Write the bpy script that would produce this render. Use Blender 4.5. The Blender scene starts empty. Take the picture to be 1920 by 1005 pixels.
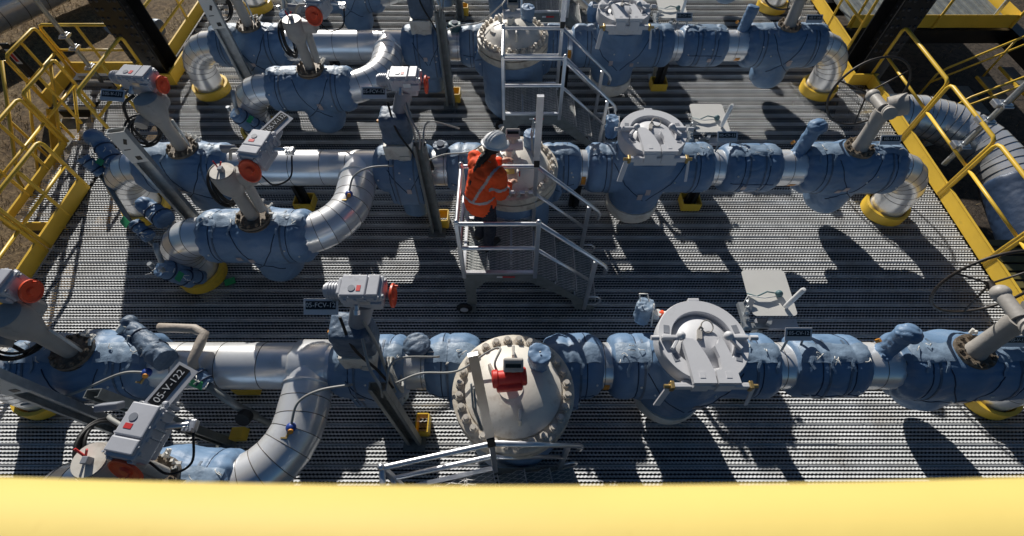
import bpy, bmesh, math, random
from mathutils import Vector, Matrix, noise
from mathutils.bvhtree import BVHTree
R = math.radians
PI = math.pi
V = Vector
scene = bpy.context.scene
col = scene.collection

# ------------------------------------------------------------------ materials
def mat(name, c, rough=.5, metal=0., var=.12, ns=6., bump=0., bs=40., spec=.5, dirt=None, dirt_s=3., dirt_lo=.55, dirt_hi=.75, rv=.0, coat=0.):
    m = bpy.data.materials.new(name); m.use_nodes = True
    nt = m.node_tree; n = nt.nodes; L = nt.links
    b = n['Principled BSDF']
    b.inputs['Roughness'].default_value = rough; b.inputs['Metallic'].default_value = metal
    b.inputs['Specular IOR Level'].default_value = spec
    b.inputs['Coat Weight'].default_value = coat
    tc = n.new('ShaderNodeTexCoord')
    nz = n.new('ShaderNodeTexNoise'); nz.inputs['Scale'].default_value = ns; nz.inputs['Detail'].default_value = 6
    L.new(tc.outputs['Object'], nz.inputs['Vector'])
    r = n.new('ShaderNodeValToRGB')
    r.color_ramp.elements[0].position = .3; r.color_ramp.elements[1].position = .7
    r.color_ramp.elements[0].color = (*[x*(1-var) for x in c], 1)
    r.color_ramp.elements[1].color = (*[min(1, x*(1+var)) for x in c], 1)
    L.new(nz.outputs['Fac'], r.inputs['Fac'])
    out = r.outputs['Color']
    if dirt:
        n2 = n.new('ShaderNodeTexNoise'); n2.inputs['Scale'].default_value = dirt_s; n2.inputs['Detail'].default_value = 9; n2.inputs['Roughness'].default_value = .65
        L.new(tc.outputs['Object'], n2.inputs['Vector'])
        mr = n.new('ShaderNodeMapRange'); mr.inputs[1].default_value = dirt_lo; mr.inputs[2].default_value = dirt_hi
        L.new(n2.outputs['Fac'], mr.inputs[0])
        mx = n.new('ShaderNodeMix'); mx.data_type = 'RGBA'
        L.new(mr.outputs[0], mx.inputs[0]); L.new(out, mx.inputs[6]); mx.inputs[7].default_value = (*dirt, 1)
        out = mx.outputs[2]
    L.new(out, b.inputs['Base Color'])
    if rv:
        m2 = n.new('ShaderNodeMapRange'); m2.inputs[3].default_value = max(.03, rough-rv); m2.inputs[4].default_value = rough+rv
        L.new(nz.outputs['Fac'], m2.inputs[0]); L.new(m2.outputs[0], b.inputs['Roughness'])
    if bump:
        n3 = n.new('ShaderNodeTexNoise'); n3.inputs['Scale'].default_value = bs; n3.inputs['Detail'].default_value = 5
        L.new(tc.outputs['Object'], n3.inputs['Vector'])
        bp = n.new('ShaderNodeBump'); bp.inputs['Strength'].default_value = bump; bp.inputs['Distance'].default_value = .02
        L.new(n3.outputs['Fac'], bp.inputs['Height']); L.new(bp.outputs[0], b.inputs['Normal'])
    return m

M = {}
M['fabric'] = mat('blue_vinyl_fabric', (.138, .232, .37), .52, 0, .12, 5, .22, 20, .5, dirt=(.18, .26, .375), dirt_s=4, rv=.08)
M['fabric2'] = mat('pale_vinyl_fabric', (.21, .29, .39), .5, 0, .15, 9, .3, 26, .5, rv=.1)
M['fabric3'] = mat('slate_vinyl_fabric', (.105, .15, .215), .5, 0, .2, 7, .5, 26, .4)
M['greenfab'] = mat('teal_vinyl_fabric', (.08, .17, .19), .5, 0, .2, 7, .4, 26)
M['seam'] = mat('navy_seam_thread', (.022, .042, .085), .7)
M['clad'] = mat('aluminium_cladding', (.92, .92, .92), .26, .52, .03, 1.5, .05, 3.5, dirt=(.70, .69, .67), dirt_s=2.6, dirt_lo=.50, dirt_hi=.75, rv=.07)
M['cladseam'] = mat('dark_cladding_seam', (.10, .085, .07), .5, .6)
M['beige'] = mat('beige_paint', (.71, .665, .59), .45, 0, .07, 4, .05, 30, dirt=(.38, .30, .22), dirt_s=5, dirt_lo=.53, dirt_hi=.78)
M['stemgrey'] = mat('warm_grey_paint', (.40, .375, .345), .5, 0, .1, 8, .12, 30, dirt=(.22, .19, .16), dirt_s=8)
M['bolt'] = mat('weathered_stud_metal', (.60, .55, .48), .45, .3, .2, 30, dirt=(.25, .15, .09), dirt_s=14)
M['bonnet'] = mat('dark_rusty_flange', (.17, .135, .10), .6, .2, .4, 20, .3, 40, dirt=(.42, .36, .28), dirt_s=12)
M['grey'] = mat('light_grey_paint', (.49, .50, .54), .4, 0, .06, 5, .04, 30, dirt=(.27, .26, .25), dirt_s=7, dirt_lo=.6, dirt_hi=.8)
M['grey2'] = mat('mid_grey_paint', (.24, .255, .29), .45, 0, .1, 7)
M['hatch'] = mat('hatch_grey_paint', (.63, .63, .65), .48, 0, .05, 4, .03, 30, dirt=(.33, .31, .29), dirt_s=6, dirt_lo=.6, dirt_hi=.85)
M['orange'] = mat('orange_red_enamel', (.84, .095, .03), .42, 0, .12, 9, dirt=(.45, .05, .02), dirt_s=9)
M['red'] = mat('red_enamel', (.60, .035, .025), .4, 0, .1, 9)
M['yellow'] = mat('yellow_paint', (.80, .515, .055), .42, 0, .08, 3, .04, 30, dirt=(.42, .26, .05), dirt_s=6, dirt_lo=.6, dirt_hi=.8)
M['railyellow'] = mat('pale_yellow_paint', (.72, .565, .175), .62, 0, .03, 8, .02, 60, .25, dirt=(.60, .44, .12), dirt_s=38, dirt_lo=.62, dirt_hi=.72, rv=.1)
M['galv'] = mat('galvanised_steel', (.40, .42, .43), .45, .55, .18, 14, .05, 40, dirt=(.22, .22, .20), dirt_s=5)
M['strut'] = mat('dull_strut_steel', (.22, .235, .23), .5, .4, .2, 10, .05, 40, dirt=(.10, .10, .09), dirt_s=5)
M['alu'] = mat('mill_aluminium', (.72, .73, .75), .34, .9, .08, 8, .04, 50, rv=.08)
M['black'] = mat('black_paint', (.010, .0105, .012), .4, 0, .3, 6, .06, 30, dirt=(.035, .026, .016), dirt_s=3)
M['rubber'] = mat('black_rubber', (.012, .012, .013), .55, 0, .2, 12)
M['cable'] = mat('grey_cable_sheath', (.33, .33, .31), .5)
M['white'] = mat('white_paint', (.74, .74, .73), .4, 0, .05, 8)
M['signwhite'] = mat('white_lettering', (.75, .75, .74), .5, 0, .02)
M['tag'] = mat('green_tag_plastic', (.03, .33, .12), .5)
M['orangetag'] = mat('orange_sticker', (.70, .28, .03), .5)
M['tan'] = mat('tan_wrapped_insulation', (.40, .345, .29), .6, 0, .1, 7, .3, 25)
M['plate'] = mat('ivory_plate_paint', (.76, .74, .69), .45, 0, .04, 4)
M['brass'] = mat('brass', (.45, .32, .13), .4, .7)
M['bluecap'] = mat('cobalt_blue_plastic', (.02, .06, .30), .4)
M['grating'] = mat('galvanised_grating', (.54, .55, .56), .6, .04, .15, 5, 0, 40, .25, dirt=(.36, .34, .315), dirt_s=2.2, dirt_lo=.52, dirt_hi=.8)
M['flangetan'] = mat('weathered_tan_paint', (.58, .52, .43), .5, 0, .1, 8, .1, 30, dirt=(.24, .17, .12), dirt_s=9, dirt_lo=.5, dirt_hi=.75)
M['olive'] = mat('olive_painted_steel', (.13, .11, .035), .6, 0, .2, 6)
M['ironwheel'] = mat('brown_black_iron', (.035, .027, .022), .5, 0, .2, 8)
M['boltblack'] = mat('worn_black_bolt', (.035, .036, .04), .35, .3, .3, 9)
M['fabricshade'] = mat('shade_dark_vinyl_fabric', (.028, .055, .115), .5, 0, .15, 5, .2, 15)  # blue jacket fabric coloured darker to stand in for shade
M['under'] = mat('under_deck_shade_colour', (.018, .020, .022), .8, 0, .4, 3)
M['tread'] = mat('perforated_aluminium', (.62, .60, .57), .5, .2, .2, 12)
M['skin'] = mat('skin', (.50, .29, .20), .5, 0, .06, 10)
M['hair'] = mat('dark_brown_hair', (.012, .008, .006), .45, 0, .4, 30, .5, 90)
M['hivis'] = mat('hi_vis_orange_cloth', (.93, .095, .012), .75, 0, .05, 5, .15, 40)
M['stripe'] = mat('silver_reflective_tape', (.46, .40, .40), .45, .2, .08, 12)
M['navy'] = mat('navy_cloth', (.012, .016, .030), .8, 0, .25, 9, .3, 40)
M['helmet'] = mat('white_helmet_shell', (.78, .79, .80), .28, 0, .02)
M['boot'] = mat('dark_boot_leather', (.02, .016, .013), .6)
M['redtag'] = mat('red_print', (.62, .04, .04), .5)
M['glass'] = mat('dark_display_glass', (.02, .025, .02), .12)
M['concrete'] = mat('pale_concrete', (.34, .31, .27), .85, 0, .2, 4, .3, 30)

def ground_mat():
    m = bpy.data.materials.new('dry_grass_and_shaded_gravel'); m.use_nodes = True
    nt = m.node_tree; n = nt.nodes; L = nt.links; b = n['Principled BSDF']; b.inputs['Roughness'].default_value = .95
    tc = n.new('ShaderNodeTexCoord')
    a = n.new('ShaderNodeTexNoise'); a.inputs['Scale'].default_value = 9; a.inputs['Detail'].default_value = 12; a.inputs['Roughness'].default_value = .75
    c = n.new('ShaderNodeTexNoise'); c.inputs['Scale'].default_value = .7; c.inputs['Detail'].default_value = 5
    L.new(tc.outputs['Object'], a.inputs['Vector']); L.new(tc.outputs['Object'], c.inputs['Vector'])
    r = n.new('ShaderNodeValToRGB'); e = r.color_ramp.elements
    e[0].position = .32; e[0].color = (.055, .035, .018, 1); e[1].position = .72; e[1].color = (.40, .29, .15, 1)
    x = e.new(.52); x.color = (.20, .135, .065, 1)
    L.new(a.outputs['Fac'], r.inputs['Fac'])
    mr = n.new('ShaderNodeMapRange'); mr.inputs[1].default_value = .45; mr.inputs[2].default_value = .62
    L.new(c.outputs['Fac'], mr.inputs[0])
    mx = n.new('ShaderNodeMix'); mx.data_type = 'RGBA'; mx.blend_type = 'MULTIPLY'
    L.new(mr.outputs[0], mx.inputs[0]); L.new(r.outputs[0], mx.inputs[6]); mx.inputs[7].default_value = (.75, .70, .66, 1)
    sx = n.new('ShaderNodeSeparateXYZ'); L.new(tc.outputs['Object'], sx.inputs[0])
    m3 = n.new('ShaderNodeMapRange'); m3.inputs[1].default_value = 4.; m3.inputs[2].default_value = 6.; L.new(sx.outputs[0], m3.inputs[0])
    r2 = n.new('ShaderNodeValToRGB'); r2.color_ramp.elements[0].color = (.02, .015, .011, 1); r2.color_ramp.elements[1].color = (.13, .095, .065, 1); r2.color_ramp.elements[0].position = .35; r2.color_ramp.elements[1].position = .75  # gravel on the right, its colour darkened for the shadow lying there
    L.new(a.outputs['Fac'], r2.inputs['Fac'])
    m4 = n.new('ShaderNodeMix'); m4.data_type = 'RGBA'; L.new(m3.outputs[0], m4.inputs[0]); L.new(mx.outputs[2], m4.inputs[6]); L.new(r2.outputs[0], m4.inputs[7])
    L.new(m4.outputs[2], b.inputs['Base Color'])
    bp = n.new('ShaderNodeBump'); bp.inputs['Strength'].default_value = .9; bp.inputs['Distance'].default_value = .05
    L.new(a.outputs['Fac'], bp.inputs['Height']); L.new(bp.outputs[0], b.inputs['Normal'])
    return m
M['ground'] = ground_mat()

# ------------------------------------------------------------------ mesh builder
def frame(axis):
    z = V(axis).normalized()
    t = V((0, 0, 1)) if abs(z.z) < .9 else V((1, 0, 0))
    x = t.cross(z).normalized(); y = z.cross(x)
    return x, y, z
_bc = {}
class MB:
    def __init__(s): s.v = []; s.f = []; s.s = []
    def add(s, vs, fs, smooth=False, T=None):
        o = len(s.v)
        s.v += [tuple(T @ V(p)) for p in vs] if T is not None else [tuple(p) for p in vs]
        s.f += [tuple(i+o for i in f) for f in fs]; s.s += [smooth]*len(fs)
        return s
    def box(s, c, d, rot=None, bev=0., T=None):
        key = (round(d[0], 4), round(d[1], 4), round(d[2], 4), bev)
        if key not in _bc:
            bm = bmesh.new(); bmesh.ops.create_cube(bm, size=1)
            for v in bm.verts: v.co = V((v.co.x*d[0], v.co.y*d[1], v.co.z*d[2]))
            if bev > 0: bmesh.ops.bevel(bm, geom=bm.edges[:], offset=bev, segments=2, affect='EDGES', profile=.5)
            bm.verts.index_update()
            _bc[key] = ([v.co.copy() for v in bm.verts], [tuple(v.index for v in f.verts) for f in bm.faces]); bm.free()
        m = Matrix.Translation(V(c))
        if rot is not None:
            m = m @ (rot if isinstance(rot, Matrix) else (Matrix.Rotation(rot[2], 4, 'Z') @ Matrix.Rotation(rot[1], 4, 'Y') @ Matrix.Rotation(rot[0], 4, 'X')))
        if T is not None: m = T @ m
        return s.add(_bc[key][0], _bc[key][1], False, m)
    def bar(s, p0, p1, w, h, up=(0, 0, 1), bev=0.):
        p0 = V(p0); p1 = V(p1); z = (p1-p0).normalized(); u = V(up)
        if abs(u.dot(z)) > .95: u = V((0, 1, 0))
        x = u.cross(z).normalized(); y = z.cross(x)
        m = Matrix((x, y, z)).transposed().to_4x4(); m.translation = (p0+p1)/2
        return s.box((0, 0, 0), (w, h, (p1-p0).length), None, bev, m)
    def lathe(s, prof, p0, axis, n=24, smooth=True, T=None):
        x, y, z = frame(axis); p0 = V(p0); vs = []; fs = []
        def ring(r, h):
            if r < 1e-5:
                vs.append(p0+z*h); return [len(vs)-1]
            for k in range(n):
                a = 2*PI*k/n; vs.append(p0+z*h+x*(r*math.cos(a))+y*(r*math.sin(a)))
            return list(range(len(vs)-n, len(vs)))
        prev = None; pd = None
        for (ra, ha), (rb, hb) in zip(prof, prof[1:]):
            d = V((rb-ra, hb-ha, 0))
            if prev is None or (smooth and pd.length > 1e-7 and d.length > 1e-7 and pd.angle(d) > .66): prev = ring(ra, ha)
            a, b = prev, ring(rb, hb)
            for k in range(n):
                k2 = (k+1) % n
                if len(a) == 1 and len(b) == 1: continue
                if len(a) == 1: fs.append((a[0], b[k2], b[k]))
                elif len(b) == 1: fs.append((a[k], a[k2], b[0]))
                else: fs.append((a[k], a[k2], b[k2], b[k]))
            prev = b; pd = d
        return s.add(vs, fs, smooth, T)
    def cyl(s, p0, p1, r0, r1=None, n=16, caps=True, smooth=True):
        p0 = V(p0); p1 = V(p1); L = (p1-p0).length; r1 = r0 if r1 is None else r1
        s.lathe([(r0, 0), (r1, L)], p0, p1-p0, n, smooth)
        if caps:
            s.lathe([(0, 0), (r0, 0)], p0, p1-p0, n, False); s.lathe([(r1, L), (0, L)], p0, p1-p0, n, False)
        return s
    def tube(s, pts, r, n=8, closed=False, caps=True):
        pts = [V(p) for p in pts]; N = len(pts)
        if N < 2: return s
        tan = []
        for i in range(N):
            a = pts[(i-1) % N] if (closed or i > 0) else pts[i]
            b = pts[(i+1) % N] if (closed or i < N-1) else pts[i]
            d = b-a; tan.append(d.normalized() if d.length > 1e-9 else V((0, 0, 1)))
        x, y, _ = frame(tan[0]); vs = []; fs = []
        for i in range(N):
            if i:
                x = (x-tan[i]*x.dot(tan[i]));
                if x.length < 1e-6: x = frame(tan[i])[0]
                x.normalize()
            y = tan[i].cross(x)
            rr = r(i/(N-1)) if callable(r) else r
            for k in range(n):
                a = 2*PI*k/n; vs.append(pts[i]+x*(rr*math.cos(a))+y*(rr*math.sin(a)))
        for i in range(N if closed else N-1):
            j = (i+1) % N
            for k in range(n):
                k2 = (k+1) % n; fs.append((i*n+k, i*n+k2, j*n+k2, j*n+k))
        if caps and not closed:
            fs.append(tuple(range(n))[::-1]); fs.append(tuple(range((N-1)*n, N*n)))
        return s.add(vs, fs, True)
    def sph(s, c, r, n=16, m=10, T=None, a0=-PI/2, a1=PI/2):
        r = (r, r, r) if not isinstance(r, (tuple, list)) else r
        vs = []; fs = []
        for i in range(m+1):
            t = a0+(a1-a0)*i/m
            for k in range(n):
                a = 2*PI*k/n
                vs.append((c[0]+r[0]*math.cos(t)*math.cos(a), c[1]+r[1]*math.cos(t)*math.sin(a), c[2]+r[2]*math.sin(t)))
        for i in range(m):
            for k in range(n):
                k2 = (k+1) % n; fs.append((i*n+k, i*n+k2, (i+1)*n+k2, (i+1)*n+k))
        return s.add(vs, fs, True, T)
    def torus(s, c, axis, Rr, r, n=40, k=8):
        x, y, z = frame(axis); c = V(c)
        return s.tube([c+x*(Rr*math.cos(2*PI*i/n))+y*(Rr*math.sin(2*PI*i/n)) for i in range(n)], r, k, True)
    def plate(s, pts2, T, th):
        n = len(pts2)
        vs = [(p[0], p[1], 0) for p in pts2]+[(p[0], p[1], th) for p in pts2]
        fs = [tuple(range(n))[::-1], tuple(range(n, 2*n))]+[(i, (i+1) % n, n+(i+1) % n, n+i) for i in range(n)]
        return s.add(vs, fs, False, T)
    def mesh(s, name):
        me = bpy.data.meshes.new(name); me.from_pydata(s.v, [], s.f)
        me.polygons.foreach_set('use_smooth', s.s); me.update(); return me
    def build(s, name, m, parent=None, label=None):
        return link(name, s.mesh(name), m, parent, label)

def build_each(mb, name, m, parent=None, gap=.004):
    """one object for every separate piece collected in mb"""
    n = len(mb.v); p = list(range(n))
    def f(a):
        while p[a] != a: p[a] = p[p[a]]; a = p[a]
        return a
    for fc in mb.f:
        for a in fc[1:]:
            x, y = f(fc[0]), f(a)
            if x != y: p[x] = y
    bb = {}
    for i, v in enumerate(mb.v):
        r = f(i)
        if r not in bb: bb[r] = [list(v), list(v)]
        else:
            for k in range(3): bb[r][0][k] = min(bb[r][0][k], v[k]); bb[r][1][k] = max(bb[r][1][k], v[k])
    ks = list(bb); q = {k: k for k in ks}
    def g(a):
        while q[a] != a: a = q[a]
        return a
    for i, a in enumerate(ks):
        for b in ks[:i]:
            if all(bb[a][0][k]-gap <= bb[b][1][k] and bb[b][0][k]-gap <= bb[a][1][k] for k in range(3)):
                x, y = g(a), g(b)
                if x != y: q[x] = y
    out = {}; remap = {}
    for fc, sm in zip(mb.f, mb.s):
        r = g(f(fc[0])); o = out.setdefault(r, MB()); nf = []
        for i in fc:
            if i not in remap: remap[i] = len(o.v); o.v.append(mb.v[i])
            nf.append(remap[i])
        o.f.append(tuple(nf)); o.s.append(sm)
    obs = [o.build(name, m, parent) for o in out.values()]
    return obs[0] if obs else None

def link(name, me, m, parent=None, label=None):
    if not me.materials: me.materials.append(M[m])
    o = bpy.data.objects.new(name, me); col.objects.link(o)
    if parent is not None: o.parent = parent
    if label: o['label'] = label
    return o
def tag(o, label, cat, group=None, kind=None):
    if label: o['label'] = label
    if cat: o['category'] = cat
    if group: o['group'] = group
    if kind: o['kind'] = kind
    return o
def thing(name, label, cat, loc=(0, 0, 0), rz=0, group=None):
    o = bpy.data.objects.new(name, None); col.objects.link(o); o.empty_display_size = .1
    o.location = loc; o.rotation_euler = (0, 0, rz)
    return tag(o, label, cat, group)
def struct(name, mb, m):
    o = mb.build(name, m); o['kind'] = 'structure'; return o

def text_mesh(txt, size, T):
    cu = bpy.data.curves.new('t', 'FONT'); cu.body = txt; cu.size = size; cu.align_x = 'CENTER'; cu.align_y = 'CENTER'; cu.extrude = .0008; cu.resolution_u = 2
    o = bpy.data.objects.new('t', cu); col.objects.link(o)
    dg = bpy.context.evaluated_depsgraph_get(); dg.update()
    me = bpy.data.meshes.new_from_object(o.evaluated_get(dg)); me.transform(T)
    bpy.data.objects.remove(o); bpy.data.curves.remove(cu); me.materials.clear()
    return me

def fbm(p, o=3):
    return noise.fractal(p, 1.0, 2.0, o)
def blob(mb, vox=.02, smooth=4, amp=.008, freq=5., ridge=.004, seed=0, seams=(), extra=None):
    """union of closed shapes -> one continuous cloth-like skin"""
    me = mb.mesh('b'); o = bpy.data.objects.new('b', me); col.objects.link(o)
    md = o.modifiers.new('r', 'REMESH'); md.mode = 'VOXEL'; md.voxel_size = vox
    if smooth:
        sm = o.modifiers.new('s', 'SMOOTH'); sm.iterations = smooth; sm.factor = .5
    dg = bpy.context.evaluated_depsgraph_get(); dg.update()
    out = bpy.data.meshes.new_from_object(o.evaluated_get(dg))
    bpy.data.objects.remove(o); bpy.data.meshes.remove(me)
    off = V((seed*7.13, seed*3.7, seed*1.9))
    if amp or ridge or seams:
        nor = [v.normal.copy() for v in out.vertices]
        for v, nn in zip(out.vertices, nor):
            p = v.co*freq+off
            d = amp*fbm(p, 2)
            if ridge:
                q = V((v.co.x*freq*1.3, v.co.y*freq*2.6, v.co.z*freq*2.6))+off*1.7
                d -= ridge*max(0, 1-4*abs(noise.noise(q)))
            for sx in seams: d -= .014*math.exp(-((v.co.x-sx)/.018)**2)
            if extra: d += extra(v.co)
            v.co += nn*d
    out.polygons.foreach_set('use_smooth', [True]*len(out.polygons)); out.update()
    return out
def skin_patch(me, pred, off=.004):
    """pieces of a skin lifted off it: tapes, hems"""
    idx = {}; vs = []; fs = []
    for p in me.polygons:
        if pred(p.center, p.normal):
            f = []
            for i in p.vertices:
                if i not in idx:
                    idx[i] = len(vs); vs.append(me.vertices[i].co+me.vertices[i].normal*off)
                f.append(idx[i])
            fs.append(f)
    mb = MB(); mb.add(vs, fs, True); return mb
def bvh(me):
    return BVHTree.FromPolygons([v.co.copy() for v in me.vertices], [tuple(p.vertices) for p in me.polygons])
def xprof(x0, x1, r, re=.23, lip=.05):
    return [(0, x0), (re, x0), (r-.03, x0+lip*.5), (r, x0+lip*1.6), (r, x1-lip*1.6), (r-.03, x1-lip*.5), (re, x1), (0, x1)]
def surf(bv, x, phi, zc=.8, yc=0., off=.004, rmax=1.2):
    """point on a jacket seen from its axis: phi=0 faces the camera side (-y), 90 is up"""
    d = V((0, -math.cos(phi), math.sin(phi)))
    h = bv.ray_cast(V((x, yc, zc))+d*rmax, -d, rmax)
    if h[0] is None: return None
    return h[0]+h[1]*off
def ring_seam(mb, bv, x, r=.005, zc=.8, yc=0.):
    pts = [surf(bv, x, 2*PI*k/40, zc, yc, .001) for k in range(40)]
    pts = [p for p in pts if p is not None]
    if len(pts) > 20: mb.tube(pts, r, 5, True)
def line_seam(mb, bv, path, r=.005, zc=.8, yc=0., n=14, off=.002):
    pts = []
    for (a, b) in zip(path, path[1:]):
        for k in range(n):
            t = k/n; p = surf(bv, a[0]+(b[0]-a[0])*t, a[1]+(b[1]-a[1])*t, zc, yc, off)
            if p is not None: pts.append(p)
    if len(pts) > 3: mb.tube(pts, r, 5)
def ribbon(mb, pts, nors, w, th=.004):
    """strap lying on a surface"""
    vs = []; fs = []
    for i, (p, n) in enumerate(zip(pts, nors)):
        a = pts[max(0, i-1)]; b = pts[min(len(pts)-1, i+1)]
        s = (b-a).cross(n); s = s.normalized()*w*.5 if s.length > 1e-8 else V((w*.5, 0, 0))
        vs += [p-s, p+s, p+s+n*th, p-s+n*th]
    for i in range(len(pts)-1):
        o = i*4; q = o+4
        fs += [(o+3, o+2, q+2, q+3), (o, q, q+1, o+1), (o+1, q+1, q+2, o+2), (o, o+3, q+3, q)]
    return mb.add(vs, fs, False)

def jacket_trim(jk, me, x0, x1, seed, zc=.8, yc=0., rings=(), lines=(), flap=True, straps=True, labels=1, skip=None, flap_phi=97, tie=True):
    rnd = random.Random(seed); bv = bvh(me)
    sm = MB()
    for x in rings: ring_seam(sm, bv, x, zc=zc, yc=yc)
    for l in lines: line_seam(sm, bv, [(a, R(b)) for a, b in l], zc=zc, yc=yc)
    line_seam(sm, bv, [(x0+.06, R(4)), (x1-.06, R(1))], .0045, zc, yc, 16) if skip is None else None
    if sm.v: build_each(sm, 'seam', 'seam', jk)
    for xr in rings:
        st = MB(); pts = []; ns = []
        xo = xr+(.055 if xr < (x0+x1)/2 else -.055)
        for k in range(23):
            ph = R(118-8*k); p = surf(bv, xo, ph, zc, yc, .003)
            if p is not None: pts.append(p); ns.append(V((0, -math.cos(ph), math.sin(ph))))
        if len(pts) > 10: ribbon(st, pts, ns, .020, .003); st.build('belt_strap', 'fabric3', jk)
    ok = lambda x: skip is None or not (skip[0] < x < skip[1])
    if flap:
        fl = MB(); nx = max(8, int((x1-x0)/.022)); nw = 7; off = seed*5.3
        grid = []
        for i in range(nx+1):
            x = x0+.03+(x1-x0-.06)*i/nx; row = []
            for k in range(nw+1):
                ph = flap_phi-24+36*k/nw+5*noise.noise(V((x*9, k*.2, off)))
                e = .007+.017*max(0, noise.noise(V((x*11, k*.7, off+3))))*(1 if 0 < k < nw else .4)
                p = surf(bv, x, R(ph), zc, yc, e); row.append(p if ok(x) else None)
            grid.append(row)
        vs = []; ids = {}; fs = []
        for i in range(nx):
            for k in range(nw):
                q = [(i, k), (i+1, k), (i+1, k+1), (i, k+1)]
                if any(grid[a][b] is None for a, b in q): continue
                if max((grid[a][b]-grid[i][k]).length for a, b in q) > .12: continue
                f = []
                for t in q:
                    if t not in ids: ids[t] = len(vs); vs.append(grid[t[0]][t[1]])
                    f.append(ids[t])
                fs.append(f[::-1])
        fl.add(vs, fs, True)
        if fs: build_each(fl, 'lacing_flap', 'fabric2', jk)
    if straps:
        x = x0+rnd.uniform(.08, .14)
        while x < x1-.06:
            if ok(x):
                L = rnd.uniform(18, 34); st = MB(); pts = []; ns = []
                for k in range(9):
                    ph = R(flap_phi-16-L*k/8)
                    h = surf(bv, x+.012*math.sin(k*.7+seed), ph, zc, yc, .007)
                    if h is not None: pts.append(h); ns.append((V((0, -math.cos(ph), math.sin(ph)))))
                if len(pts) > 4:
                    ribbon(st, pts, ns, .022); st.build('strap', 'fabric2', jk)
            x += rnd.uniform(.13, .2)
    if tie:
        ti = MB()
        for k in range(int((x1-x0)*9)):
            x = rnd.uniform(x0+.05, x1-.05)
            p = surf(bv, x, R(flap_phi-rnd.uniform(-6, 26)), zc, yc, .014)
            if p is None or not ok(x): continue
            pts = [p+V((rnd.uniform(-.035, .035), rnd.uniform(-.03, .03), rnd.uniform(0, .03))) for _ in range(4)]
            cur = [pts[0].lerp(pts[1], t/5)*(1-t/5)+pts[1].lerp(pts[2], t/5)*(t/5) for t in range(6)]+[pts[3]]
            ti.tube(cur, .0035, 4)
        if ti.v: build_each(ti, 'lacing_wire', 'plate', jk)
    for k in range(labels):
        x = x0+(x1-x0)*(.35+.3*rnd.random()); ph = rnd.uniform(-28, -8)
        lb = MB(); pts = []; ns = []
        for j in range(5):
            a = R(ph+5*j*.6); p = surf(bv, x, a, zc, yc, .005)
            if p is not None: pts.append(p); ns.append(V((0, -math.cos(a), math.sin(a))))
        if len(pts) > 2: ribbon(lb, pts, ns, .055); lb.build('label_patch', 'stripe', jk)
    bt = MB()
    for k in range(3):
        p = surf(bv, rnd.uniform(x0+.06, x1-.06), R(rnd.uniform(-25, 35)), zc, yc, .003)
        if p is not None: bt.sph(p, .011, 8, 5)
    if bt.v: build_each(bt, 'rivet', 'plate', jk)
    return bv

# ------------------------------------------------------------------ rows
YS = [1.705, 4.23, 6.77, 9.305]
ROW = ['nearest row', 'second row', 'third row', 'farthest row']
ZC = .8; RP = .213
TEE = -1.82; BY = -1.03

def clad_segment(mb, sm, p0, p1, r=RP, n=36, seam=True):
    mb.lathe([(r, 0), (r+.0015, (V(p1)-V(p0)).length)], p0, V(p1)-V(p0), n)
    if seam: sm.torus(p1, V(p1)-V(p0), r+.0005, .0035, n, 5)
def clad_elbow(mb, sm, c, u, w, Rb, n=7, r=RP):
    """gored elbow: from c+u*Rb turning towards c+w*Rb"""
    c = V(c); u = V(u); w = V(w); P = []
    for i in range(n+1):
        a = PI/2*i/n; P.append((c+u*Rb*math.cos(a)+w*Rb*math.sin(a), (-u*math.sin(a)+w*math.cos(a))))
    side = u.cross(w)
    for (p, t), (q, t2) in zip(P, P[1:]):
        vs = []; fs = []; N = 36
        for (pp, tt) in ((p, t), (q, t2)):
            x = side; y = tt.cross(x)
            for k in range(N):
                a = 2*PI*k/N; vs.append(pp+x*(r*math.cos(a))+y*(r*math.sin(a)))
        for k in range(N):
            k2 = (k+1) % N; fs.append((k, k2, N+k2, N+k))
        mb.add(vs, fs, True)
        sm.torus(q, t2, r, .0032, 36, 5)

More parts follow.
